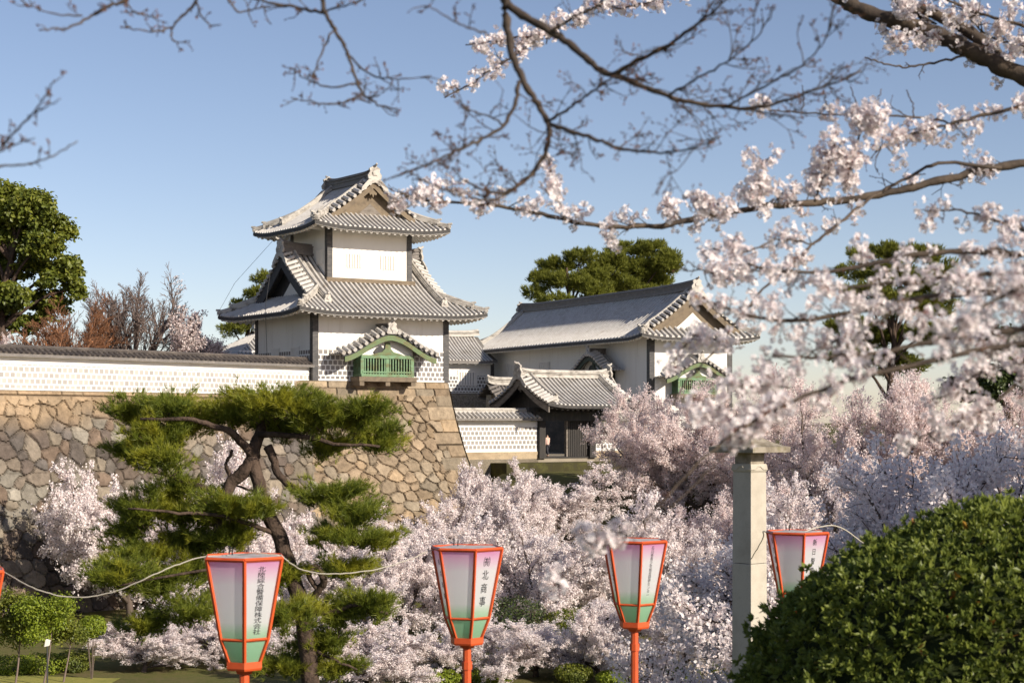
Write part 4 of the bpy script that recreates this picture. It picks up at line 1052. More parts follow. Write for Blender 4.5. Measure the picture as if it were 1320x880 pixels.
# ------------------------------------------------------------------ paper lanterns on vermilion poles
def panel_mat(name, z0, z1, stops, trans=.6):
    m, t, b = new_mat(name); L = t.links.new
    tc = t.nodes.new("ShaderNodeTexCoord"); sp = t.nodes.new("ShaderNodeSeparateXYZ"); L(tc.outputs["Object"], sp.inputs[0])
    mr = t.nodes.new("ShaderNodeMapRange"); mr.inputs["From Min"].default_value = z0; mr.inputs["From Max"].default_value = z1; L(sp.outputs[2], mr.inputs["Value"])
    r = t.nodes.new("ShaderNodeValToRGB"); e = r.color_ramp.elements
    e[0].position, e[0].color = stops[0][0], (*stops[0][1], 1); e[1].position, e[1].color = stops[-1][0], (*stops[-1][1], 1)
    for p, c in stops[1:-1]: x = e.new(p); x.color = (*c, 1)
    nz = t.nodes.new("ShaderNodeTexNoise"); nz.inputs["Scale"].default_value = 5; L(tc.outputs["Object"], nz.inputs["Vector"])
    ma = t.nodes.new("ShaderNodeMath"); ma.operation = 'MULTIPLY_ADD'; ma.inputs[1].default_value = .12; L(nz.outputs["Fac"], ma.inputs[0]); L(mr.outputs[0], ma.inputs[2])
    sb_ = t.nodes.new("ShaderNodeMath"); sb_.operation = 'SUBTRACT'; sb_.inputs[1].default_value = .06; L(ma.outputs[0], sb_.inputs[0])
    L(sb_.outputs[0], r.inputs[0]); L(r.outputs[0], b.inputs["Base Color"]); b.inputs["Roughness"].default_value = .6
    tr = t.nodes.new("ShaderNodeBsdfTranslucent"); L(r.outputs[0], tr.inputs[0]); mx = t.nodes.new("ShaderNodeMixShader"); mx.inputs[0].default_value = trans
    L(b.outputs[0], mx.inputs[1]); L(tr.outputs[0], mx.inputs[2]); L(mx.outputs[0], t.nodes.get("Material Output").inputs[0])
    return m
LH, RT_, RM_, RB_ = 3.0, .283, .178, .113
ZM_, ZB_ = LH - .535, LH - .70
M["panel"] = panel_mat("lantern_paper", ZM_, LH, [(0, (.42, .72, .46)), (.10, (.58, .80, .60)), (.22, (.90, .92, .92)), (.70, (.92, .92, .94)), (.84, (.92, .68, .84)), (1, (.86, .36, .66))])
M["panel_low"] = panel_mat("green_lantern_paper", ZB_, ZM_, [(0, (.36, .68, .42)), (1, (.46, .78, .54))])
M["cover"] = mk("lantern_cover_sheet", (.46, .42, .40), .6, [(7, (.30, .26, .25), .5, .8)], (12, .5, .02), .4)

def hexv(k, R, z):
    a = k * math.pi / 3; return np.array([R * math.cos(a), R * math.sin(a), z])
def make_lantern(name="paper_lantern"):
    o = thing(name, None, "lantern")
    b = MB()
    for k in range(6):
        b.tube(np.array([hexv(k, RT_, LH), hexv(k, RM_, ZM_), hexv(k, RB_, ZB_)]), .0135, 4)
        b.tube(np.array([hexv(k, RT_, LH), hexv(k + 1, RT_, LH)]), .0145, 4); b.tube(np.array([hexv(k, RM_, ZM_), hexv(k + 1, RM_, ZM_)]), .0105, 4)
    b.lathe([(RB_ + .012, ZB_ - .045), (RB_ + .02, ZB_ - .03), (RB_ + .02, ZB_ + .012)], (0, 0, 0), 6)
    b.build("frame", M["vermilion"], o)
    b = MB(); b.lathe([(.052, ZB_ - .075), (.07, ZB_ - .046)], (0, 0, 0), 6); b.lathe([(.036, -.6), (.033, ZB_ - .07)], (0, 0, 0), 8); b.lathe([(.042, ZB_ - .24), (.042, ZB_ - .18)], (0, 0, 0), 8)
    b.build("pole", M["vermilion"], o)
    for k in range(6):
        def lerp(Ra, za, Rb, zb, n):
            t = np.linspace(0, 1, n)[:, None]; A = hexv(k, Ra - .006, za) * (1 - t) + hexv(k, Rb - .006, zb) * t; B = hexv(k + 1, Ra - .006, za) * (1 - t) + hexv(k + 1, Rb - .006, zb) * t
            s = np.linspace(0, 1, 5)[None, :, None]; return A[:, None] * (1 - s) + B[:, None] * s
        b = MB(); b.grid(lerp(RT_, LH, RM_, ZM_, 8)); b.build("panel", M["panel"], o)
        b = MB(); b.grid(lerp(RM_, ZM_, RB_, ZB_, 4)); b.build("lower_panel", M["panel_low"], o)
    b = MB(); rng = np.random.default_rng(5)
    th = np.linspace(0, 2 * math.pi, 25); rr = np.linspace(0, 1, 6)
    P = np.stack([np.stack([(RT_ - .01) * .93 * r * np.cos(th), (RT_ - .01) * .93 * r * np.sin(th), LH + .006 + .006 * (1 - r ** 2) + .004 * np.sin(th * 5 + r * 4) * r], -1) for r in rr], 0)
    b.grid(P); b.build("top_cover", M["cover"], o)
    b = MB(); b.tube(np.array([[-.02, -.1, LH + .02], [-.02, -.1, LH + .075], [-.005, -.1, LH + .06]]), .005, 5); b.tube(np.array([[.03, -.08, LH + .02], [.035, -.08, LH + .07]]), .005, 5); b.build("wire_hook", M["ink"], o)
    return o
def copy_tree(o, parent=None):
    c = o.copy(); COL.objects.link(c); c.parent = parent
    for ch in list(o.children): copy_tree(ch, c)
    return c

_fc = bpy.data.curves.new("glyphs", 'FONT'); _fc.resolution_u = 4; _fo = bpy.data.objects.new("glyphs", _fc)
def glyph(ch):
    COL.objects.link(_fo); _fc.body = ch
    me = bpy.data.meshes.new_from_object(_fo.evaluated_get(bpy.context.evaluated_depsgraph_get()))
    V = np.array([v.co[:] for v in me.vertices]); F = [list(p.vertices) for p in me.polygons]
    COL.objects.unlink(_fo); bpy.data.meshes.remove(me)
    return V, F
def lettering(panel, k, text, size, pitch, top, wx=1.0):
    """Vertical inscription on the k-th upper panel: size and pitch in metres, top as distance below the rim."""
    A0, B0, A1, B1 = hexv(k, RT_, LH), hexv(k + 1, RT_, LH), hexv(k, RM_, ZM_), hexv(k + 1, RM_, ZM_)
    U = (A0 + B0) / 2 - (A1 + B1) / 2; Ln = np.linalg.norm(U); U /= Ln; Rr = (B0 - A0) / np.linalg.norm(B0 - A0); N = np.cross(Rr, U); mid = (A0 + B0) / 2
    if N @ mid < 0: N = -N
    VV, FF, n = [], [], 0
    for i, ch in enumerate(text):
        V, F = glyph(ch); O = mid - U * (top + pitch * i) + N * .004
        for dx, dy, dn in ((-.016, 0, 0), (.016, .012, .0006), (0, -.014, .0012)):   # brush weight: strokes laid over each other
            x = (V[:, 0] - .5 + dx) * size * wx; y = (V[:, 1] - .88 + dy) * size
            VV.append(O + N * dn + x[:, None] * Rr + y[:, None] * U); FF += [[a + n for a in f] for f in F]; n += len(V)
    me = bpy.data.meshes.new("lettering"); me.from_pydata([tuple(v) for v in np.concatenate(VV)], [], FF); me.update()
    link("lettering", me, M["ink"], panel)

def panels_of(o): return [c for c in o.children if c.name.split(".")[0] == "panel"]
LG = "paper lanterns on poles along the slope"
specs = [(315, 718, 11.65, 0, "paper lantern with twelve small characters in one column, in front of the pine", [(0, "北陸綜合警備保障株式会社", .040, .0385, .045, 1.5)]),
         (602, 706, 13.56, 13, "paper lantern with four large black characters, second from the left", [(0, "㈲北商事", .082, .104, .055, .85), (4, "㈲北商事", .05, .09, .08, .8)]),
         (818, 697, 15.0, 12, "paper lantern with a thin inscription, its rim brushed by drooping blossom", [(0, "石川県青少年総合研修センター", .034, .0315, .03, 1.0), (4, "石川県青少年総合研修センター", .034, .0315, .03, .9)]),
         (1028, 686, 15.6, 12, "paper lantern half sunk behind the round hedge, beside the stone pillar", [(0, "新日警備", .062, .085, .045, .8), (4, "新日警備", .06, .085, .045, .8)]),
         (-47, 736, 11.6, 0, "paper lantern cut off by the left border, only its right rim in view", [])]
proto = make_lantern(); LANT = []
for i, (px, py, D, dl, lab, txt) in enumerate(specs):
    o = proto if i == 0 else copy_tree(proto)
    if i == 0: pass
    LANT.append(o)
for (px, py, D, dl, lab, txt), o in zip(specs, LANT):
    p = at(px, py, D); o.location = (p[0], p[1], p[2] - LH)
    o.rotation_euler = (0, 0, math.atan2(-p[1], -p[0]) + math.radians(dl)); tag(o, lab, "lantern", LG)
    ps = panels_of(o)
    for k, s, size, pitch, top, wx in txt: lettering(ps[k], k, s, size, pitch, top, wx)

def cord(label, pts, rad=.0042):
    P = np.array([at(*p) for p in pts]); t = np.linspace(0, 1, len(P)); T = np.linspace(0, 1, len(P) * 6)
    Q = np.stack([np.interp(T, t, P[:, k]) for k in range(3)], -1)
    for _ in range(4): Q[1:-1] = (Q[:-2] + 2 * Q[1:-1] + Q[2:]) / 4
    Q += np.random.default_rng(1).normal(size=Q.shape) * .0015
    b = MB(); b.tube(Q - Q[0], rad, 6); o = b.build("cord", M["cord"], None, True); o.location = Q[0]; tag(o, label, "cord")
cord("pale cord sagging from the left border to the lantern with twelve characters", [(2, 735, 11.6), (40, 757, 11.4), (75, 768, 11.4), (110, 770, 11.4), (150, 762, 11.4), (190, 744, 11.4), (225, 728, 11.5), (262, 716, 11.6), (300, 716, 11.7), (330, 712, 11.6), (362, 716, 11.6)])
cord("pale cord drooping between the twelve-character and the four-character lanterns", [(362, 715, 11.6), (370, 722, 11.6), (385, 733, 11.8), (410, 739, 12.2), (445, 739, 12.6), (490, 733, 13.0), (530, 720, 13.4), (556, 708, 13.6), (575, 706, 13.65), (600, 703, 13.7)])
cord("thin cord looped from the half-hidden lantern's rim to the stone pillar", [(1060, 684, 15.7), (1030, 688, 15.5), (990, 686, 15.6), (983, 684, 15.7), (985, 690, 15.8), (979, 702, 17.5), (968, 720, 19.5)], .005)
cord("thin cord rising from the half-hidden lantern over the round hedge", [(1030, 688, 15.5), (1050, 680, 15.7), (1073, 676, 15.9), (1090, 682, 16), (1110, 698, 16.2), (1140, 715, 16.4)], .006)

# ------------------------------------------------------------------ stone pillar
pp = at(966.2, HY, 20.0); zg = float(gz(pp[0], 20)) - .2
pl = thing("stone_pillar", "tall square granite pillar with a carved band and a flared roof-shaped cap", "stone pillar", (pp[0], pp[1], zg), math.atan2(-pp[1], -pp[0]) + math.radians(4.6))
def zp(py): return 12 - (py - HY) / F_PX * 20 - zg
b = MB(); b.lathe([(.205, 0), (.195, zp(726)), (.190, zp(725.4))], (0, 0, 0), 4); b.lathe([(.1935, zp(724.6)), (.187, zp(608.5))], (0, 0, 0), 4); b.build("shaft", M["stone_grey"], pl)
b = MB(); b.lathe([(.180, zp(608.4)), (.200, zp(606)), (.204, zp(603)), (.200, zp(600)), (.190, zp(597.5))], (0, 0, 0), 4)
for k in range(4):                                                        # raised wave line carved on each side of the band
    a0, a1 = k * math.pi / 2, (k + 1) * math.pi / 2
    A = np.array([.207 * math.cos(a0), .207 * math.sin(a0)]); B = np.array([.207 * math.cos(a1), .207 * math.sin(a1)])
    t = np.array([0, .25, .33, .45, .55, .67, .75, 1]); zz = zp(604.5) + np.array([0, 0, .012, .035, .035, .012, 0, 0])
    b.tube(np.stack([A[0] + (B[0] - A[0]) * t, A[1] + (B[1] - A[1]) * t, zz], -1), .006, 5)
b.build("carved_band", M["stone_grey"], pl)
b = MB(); b.lathe([(.165, zp(597.5)), (.168, zp(584)), (.23, zp(582.5))], (0, 0, 0), 4); b.build("neck", M["cap_stone"], pl)
b = MB(); b.lathe([(.44, zp(583)), (.465, zp(582.5)), (.468, zp(575.5)), (.36, zp(573.2)), (.24, zp(569)), (.14, zp(563.5)), (.075, zp(559)), (.05, zp(557)), (.05, zp(546)), (.07, zp(543)), (.055, zp(537)), (.01, zp(533))], (0, 0, 0), 4); b.build("cap", M["cap_stone"], pl)

# ------------------------------------------------------------------ round clipped hedge in front
def leaves_on(shell_p, shell_n, k, L, wid, rng, spread=.9):
    n = len(shell_p); C = np.repeat(shell_p, k, 0); D = np.repeat(shell_n, k, 0) + rng.normal(size=(n * k, 3)) * spread; D[:, 2] += .25
    D /= np.linalg.norm(D, axis=1, keepdims=True); A = np.cross(D, rng.normal(size=D.shape)); A /= np.linalg.norm(A, axis=1, keepdims=True); N = np.cross(A, D)
    l = L * rng.uniform(.6, 1.25, (n * k, 1)); w = wid * rng.uniform(.8, 1.2, (n * k, 1))
    V = np.stack([C, C + D * l * .5 + A * w + N * l * .06, C + D * l, C + D * l * .5 - A * w + N * l * .06], 1).reshape(-1, 3)
    return V, np.arange(4 * n * k).reshape(-1, 4)
hc = at(1345, HY, 8.6); hc[2] = 10.42
hg = thing("round_hedge", "large dense rounded green hedge filling the lower right corner", "hedge", (hc[0], hc[1], float(gz(hc[0], 8.6))))
rng = np.random.default_rng(11); hz = hc[2] - hg.location.z
HR = np.array([1.52, 1.35, 1.20])
v = rng.normal(size=(17500, 3)); v /= np.linalg.norm(v, axis=1, keepdims=True); v = v[v[:, 2] > -.75]
lump = 1 + .15 * (fbm(v[:, 0] * 3 + 5, v[:, 1] * 3 + v[:, 2] * 2.3, 9) - .5) + .07 * (fbm(v[:, 0] * 9 + 5, v[:, 2] * 9 + v[:, 1] * 4, 19) - .5)
sp_ = v * HR * lump[:, None] * np.where(rng.random((len(v), 1)) < .04, rng.uniform(1.0, 1.045, (len(v), 1)), rng.uniform(.93, 1.0, (len(v), 1))) + [0, 0, hz]
V1, F1 = leaves_on(sp_, v, 10, .042, .0095, rng)
link("leaves", np_mesh("leaves", V1, [F1]), M["leaf_hedge"], hg)
sel = rng.choice(len(sp_), 110, False); V2, F2 = leaves_on(sp_[sel] + v[sel] * .01, v[sel], 2, .05, .012, rng); link("yellow_leaves", np_mesh("yellow_leaves", V2, [F2]), M["leaf_old"], hg)
b = MB(); th, ph = np.meshgrid(np.linspace(0, 2 * math.pi, 49), np.linspace(-1.0, math.pi / 2, 25), indexing="ij")
b.grid(np.stack([HR[0] * .9 * np.cos(th) * np.cos(ph), HR[1] * .9 * np.sin(th) * np.cos(ph), hz + HR[2] * .9 * np.sin(ph)], -1))
for _ in range(160):
    q = v[rng.integers(len(v))]; b.tube(np.array([q * HR * .6 + [0, 0, hz], q * HR * .97 + [0, 0, hz]]), [.008, .003], 4, False)
b.tube(np.array([[0, 0, -.2], [0, 0, hz]]), .06, 8); b.build("twig_core", M["soil_dark"], hg, True)

# ------------------------------------------------------------------ planting on the valley floor
RS = np.random.default_rng(21)
SG = "small clipped trees on the lawn"
z1 = lambda px, D: float(gz((px - HX) / F_PX * D, D))
for px, D, lab, cl in ((18, 70, "small dark-green tree with a thin pale trunk, leftmost on the lawn", [(2, 792, 36, 22), (30, 806, 26, 18), (14, 774, 24, 14), (10, 822, 30, 10)]),
                       (54, 69.5, "small yellow-green tree with a thin pale trunk, beside the floodlight", [(46, 785, 26, 18), (66, 800, 24, 18), (50, 815, 24, 12), (78, 780, 18, 12)]),
                       (80, 70.5, "small grey-green tree with a forked pale trunk, nearest the lime shrub", [(84, 804, 24, 18), (96, 816, 18, 12), (74, 820, 16, 9)])):
    o = clump_tree("small_tree", lab, "tree", D, px, z1(px, D), cl, M["leaf_lime"] if px == 54 else M["leaf_ever"], RS, .055, 150, .05, group=SG, bark="grey_twig", sub=30, depth=.6)
def shrub(px, py, rx, ry, D, label, mat, cat="shrub", leaf=.05, n=2600, group="low shrubs on the valley floor"):
    c = at(px, py, D); zg = float(gz(c[0], D)); o = thing("shrub", label, cat, (c[0], c[1], zg), 0, group)
    rx, ry = rx / F_PX * D, ry / F_PX * D; pts, nv = ell(RS, n, (0, 0, c[2] - zg), (rx, rx * .8, ry), .25)
    pts += (fbm(pts[:, 0] * 3, pts[:, 1] * 3 + pts[:, 2], 3)[:, None] - .5) * .25
    V, F = leaf_cloud(pts, leaf, RS, up=.4, nrm=nv, spread=.6); link("leaves", np_mesh("leaves", V, [F]), mat, o)
    b = MB()
    for k in range(5): a = k * 1.3; b.tube(np.array([[0, 0, -.15], [rx * .3 * math.cos(a), rx * .3 * math.sin(a), (c[2] - zg) * .8]]), [.03, .012], 5)
    b.build("stems", M["bark"], o)
shrub(118, 808, 20, 14, 72, "bright lime rounded shrub beside the grey-green small tree", M["leaf_lime"])
shrub(15, 858, 34, 14, 73, "clipped green hedge piece behind the leftmost small tree", M["leaf_lime"], "hedge")
shrub(55, 856, 34, 15, 73.5, "clipped green hedge piece between the pale trunks on the lawn", M["leaf_lime"], "hedge")
shrub(95, 852, 26, 14, 74, "clipped green hedge piece at the right end of the lawn", M["leaf_ever"], "hedge")
shrub(560, 874, 34, 12, 70, "lime-green shrub under blossom left of the four-character lantern's pole", M["leaf_lime"])
shrub(632, 872, 30, 12, 70.5, "lime-green shrub just right of the four-character lantern's pole", M["leaf_lime"])
shrub(738, 868, 26, 13, 70, "rounded green shrub between the poles of the two central lanterns", M["leaf_ever"])
shrub(792, 874, 26, 10, 69.5, "small lime-green shrub left of the long-inscription lantern's pole", M["leaf_lime"])
shrub(872, 868, 30, 14, 70.2, "green shrub to the right of the old stump", M["leaf_lime"])
shrub(912, 846, 34, 18, 73, "dark-green shrub at the foot of the blossom left of the stone pillar", M["leaf_ever"])
shrub(660, 790, 44, 22, 77, "dark shrub showing through a gap in the blossom between the central lanterns", M["needles_dark"])
shrub(735, 800, 36, 16, 77.5, "mid-green shrub in a gap of the blossom left of the long-inscription lantern", M["leaf_ever"])
sp0 = at(838, HY, 69.8); sz = float(gz(sp0[0], 69.8)); b = MB()
b.tube(np.array([[0, 0, -.2], [.02, 0, .25], [.0, .03, .7], [-.05, .03, 1.05], [-.09, 0, 1.16]]), [.25, .20, .18, .17, .10], 10)
o = b.build("tree_stump", M["pine_bark"], None, True); o.location = (sp0[0], sp0[1], sz); tag(o, "old brown cut trunk standing just behind the long-inscription lantern's pole", "tree stump")
fl = at(61, HY, 68.5); fz = float(gz(fl[0], 68.5)); f = thing("floodlight", "small white floodlight on a short post beside the yellow-green small tree", "floodlight", (fl[0], fl[1], fz))
hz_ = at(61, 828, 68.5)[2] - fz
b = MB(); b.lathe([(.035, -.2), (.03, hz_ - .12)], (0, 0, 0), 8); b.build("post", M["post"], f)
b = MB(); b.prism([(-.09, -.14), (.06, -.11), (.10, .10), (-.04, .14)], (0, -.11, hz_), (1, 0, 0), (0, 0, 1), (0, 1, 0), .22); b.build("lamp_housing", M["plaster_trim"], f)
b = MB(); gx, gy = np.meshgrid(np.linspace(-25, -16.2, 30), np.linspace(62, 72.3, 30), indexing="ij"); b.grid(np.stack([gx, gy, gz(gx, gy) + .04], -1))
tag(b.build("lawn", mk("lawn_grass", (.30, .28, .075), .95, [(1.5, (.20, .22, .05), .42, .7), (12, (.36, .31, .12), .5, .8)], (30, .5, .03), .1), None), kind="structure")

# big unseen tree added outside the right border; it keeps the right-hand cherries in shade
clump_tree("evergreen_tree", "tall dark evergreen tree added unseen outside the right border to shade the cherries", "tree", 30, 660 + 23 / 30 * F_PX, 6,
  [(660 + x / 30 * F_PX, HY - (z - 12) / 30 * F_PX, r / 30 * F_PX, r * .7 / 30 * F_PX, d) for x, z, r, d in
   ((21, 10.5, 2.6, -1), (24.5, 10.5, 2.8, 1), (20, 13, 3, 1), (23, 13.5, 3.2, -2), (26, 13, 3, 2), (21, 16, 3, 0), (24.5, 16.5, 3, 2), (23, 19, 2.6, 0), (22, 14, 3, 4), (25, 11, 3, 4), (27.5, 15.5, 2.6, 0))],
  M["leaf_ever"], RS, .16, 60, .4, sub=3)

# ------------------------------------------------------------------ visitor walking through the gate
def skin_mesh(name, nodes, edges, mat, parent, sub=1):
    me = bpy.data.meshes.new(name); me.from_pydata([n[:3] for n in nodes], edges, [])
    o = bpy.data.objects.new(name, me); COL.objects.link(o)
    sk = o.modifiers.new("skin", 'SKIN'); ss = o.modifiers.new("sub", 'SUBSURF'); ss.levels = ss.render_levels = sub
    for i, n in enumerate(nodes):
        r = n[3]; r = r if hasattr(r, "__len__") else (r, r); me.skin_vertices[0].data[i].radius = r; me.skin_vertices[0].data[i].use_root = (i == 0)
    m2 = bpy.data.meshes.new_from_object(o.evaluated_get(bpy.context.evaluated_depsgraph_get())); bpy.data.objects.remove(o); m2.name = name
    for p in m2.polygons: p.use_smooth = True
    return link(name, m2, mat, parent)
pw_ = gate_pt(1.3, .6, .1); ps_ = thing("person", "person in a pale pink jacket and dark trousers walking in through the open gate", "person", pw_, R33 + .3)
skin = mk("skin", (.50, .33, .25), .6); jk = mk("pink_jacket", (.62, .42, .36), .85); tr2 = mk("dark_trousers", (.03, .03, .04), .85); hr = mk("black_hair", (.012, .01, .009), .5)
nodes = [(0, 0, .92, (.13, .10)), (0, 0, 1.15, (.13, .09)), (0, .0, 1.38, (.14, .09)), (0, .0, 1.47, .055), (0, .01, 1.54, .075), (0, .02, 1.62, .08),
         (.19, 0, 1.36, .05), (.24, .03, 1.12, .04), (.23, .10, .90, .032), (.23, .12, .82, .03), (-.19, 0, 1.36, .05), (-.24, -.02, 1.12, .04), (-.25, -.02, .89, .032), (-.25, -.01, .80, .03),
         (.09, .0, .84, .085), (.10, .10, .48, .06), (.10, .06, .08, .04), (.10, .17, .04, .04), (-.09, 0, .84, .085), (-.10, -.04, .48, .06), (-.10, -.16, .10, .04), (-.10, -.06, .04, .04)]
ed = [(0, 1), (1, 2), (2, 3), (3, 4), (4, 5), (2, 6), (6, 7), (7, 8), (8, 9), (2, 10), (10, 11), (11, 12), (12, 13), (0, 14), (14, 15), (15, 16), (16, 17), (0, 18), (18, 19), (19, 20), (20, 21)]
skin_mesh("body", nodes, ed, skin, ps_)
skin_mesh("jacket", [(0, 0, .82, (.19, .14)), (0, 0, 1.15, (.165, .12)), (0, 0, 1.38, (.165, .115)), (0, 0, 1.45, .075), (.20, 0, 1.36, .07), (.25, .03, 1.12, .06), (.24, .10, .90, .05), (-.20, 0, 1.36, .07), (-.25, -.02, 1.12, .06), (-.26, -.02, .89, .05)],
          [(0, 1), (1, 2), (2, 3), (2, 4), (4, 5), (5, 6), (2, 7), (7, 8), (8, 9)], jk, ps_)
skin_mesh("trousers", [(0, 0, .9, (.15, .12)), (.09, 0, .82, .105), (.10, .10, .48, .085), (.10, .06, .11, .06), (-.09, 0, .82, .105), (-.10, -.04, .48, .085), (-.10, -.16, .13, .06)], [(0, 1), (1, 2), (2, 3), (0, 4), (4, 5), (5, 6)], tr2, ps_)
skin_mesh("hair", [(0, -.015, 1.60, .098), (0, -.03, 1.54, .085)], [(0, 1)], hr, ps_)
# ------------------------------------------------------------------ overhanging cherry boughs close to the camera
def flower_cluster(rng, nfl=12, R=.040, fr=.0165):
    """Pom-pom of five-petalled flowers; returns petal quads and stalk triangles."""
    PV, SV = [], []
    for _ in range(nfl):
        d = rng.normal(size=3); d /= np.linalg.norm(d); c = d * R * rng.uniform(.6, 1.05) + rng.normal(size=3) * .006
        n = d + rng.normal(size=3) * .5; n /= np.linalg.norm(n); a = np.cross(n, [.31, .2, .93]); a /= np.linalg.norm(a); b_ = np.cross(n, a); f = fr * rng.uniform(.85, 1.1); cup = rng.uniform(.15, .6); o = rng.uniform(0, 6.28)
        for k in range(5):
            th = o + k * 2 * math.pi / 5; u = a * math.cos(th) + b_ * math.sin(th); w = -a * math.sin(th) + b_ * math.cos(th)
            PV.append([c + u * f * .12, c + u * f * .68 + w * f * .46 + n * f * cup * .5, c + u * f * .98 + n * f * cup, c + u * f * .68 - w * f * .46 + n * f * cup * .5])
        s = np.cross(d, [.5, .1, .8]); s = s / (np.linalg.norm(s) + 1e-9) * .0012
        SV.append([d * 0, c - n * f * .1 + s, c - n * f * .1 - s]); e = a * .0032; SV.append([c - n * .006 - e, c - n * .006 + e, c + n * .002])
    return np.array(PV), np.array(SV)
_rf = np.random.default_rng(77)
CL = [flower_cluster(_rf, k) for k in (8, 10, 12, 13, 15, 11)]

def spline(P, n):
    P = np.asarray(P, float); t = np.linspace(0, 1, len(P)); T = np.linspace(0, 1, n)
    Q = np.stack([np.interp(T, t, P[:, k]) for k in range(P.shape[1])], -1)
    for _ in range(3): Q[1:-1] = (Q[:-2] + 2 * Q[1:-1] + Q[2:]) / 4
    return Q

# the two near trees the boughs grow on; their trunks stand outside the frame
NG = "near cherry trees overhanging the view"
def near_tree(label, trunk, r):
    base = np.array(trunk[0], float); base[2] = float(gz(base[0], base[1])) - .2; o = thing("cherry_tree", label, "cherry tree", base, 0, NG)
    Q = spline([base] + trunk[1:], 24); b = MB(); b.tube(Q - base, np.linspace(r[0], r[1], 24), 12); b.build("trunk", M["bark_near"], o, True)
    return o
TREE_A = near_tree("flowering cherry tree whose near boughs fill the right side before the castle", [(3.7, 5.4, 0), (3.62, 5.45, 11.2), (3.45, 5.5, 12.2), (3.3, 5.6, 13.2), (3.2, 5.8, 14.4), (2.9, 6.0, 15.2)], (.20, .09))
TREE_B = near_tree("mostly bare cherry tree whose dark budding twigs hang across the top", [(1.7, -2.2, 0), (1.6, -2.0, 11.5), (1.3, -1.4, 13.0), (.9, .2, 14.3), (.4, 2.0, 14.7), (.1, 3.4, 14.6)], (.19, .06))
EXT = {1: (TREE_B, [((-.6, 1.2, 14.2), (.75, .8, 14.45))]), 2: (TREE_B, [((-.3, 3.7, 14.1), (.28, 2.6, 14.68))]), 3: (TREE_B, [((-.5, 3.2, 14.2), (.4, 2.0, 14.7))]),
       4: (TREE_B, [((.02, 3.8, 14.0), (.1, 3.35, 14.6))]), 5: (TREE_B, [((.05, 3.9, 14.0), (.12, 3.3, 14.6))]), 6: (TREE_A, [((1.5, 6.8, 15.0), (3.0, 5.95, 15.0))]),
       7: (TREE_A, [((3.05, 6.4, 13.0), (3.36, 5.56, 12.8))]), 8: (TREE_A, [((2.7, 6.1, 12.85), (3.38, 5.55, 12.7))]), 9: (TREE_A, []), 10: (TREE_A, [((2.4, 4.6, 12.2), (3.45, 5.5, 12.15))]),
       11: (TREE_A, [((2.0, 4.1, 12.1), (2.7, 4.85, 12.2))]), 12: (TREE_A, [((2.3, 4.9, 12.1), (3.5, 5.48, 11.9))])}
ROOT_R = {1: .012, 2: .02, 3: .02, 4: .03, 5: .032, 6: .022, 7: .055, 8: .032, 10: .04, 11: .02, 12: .022}

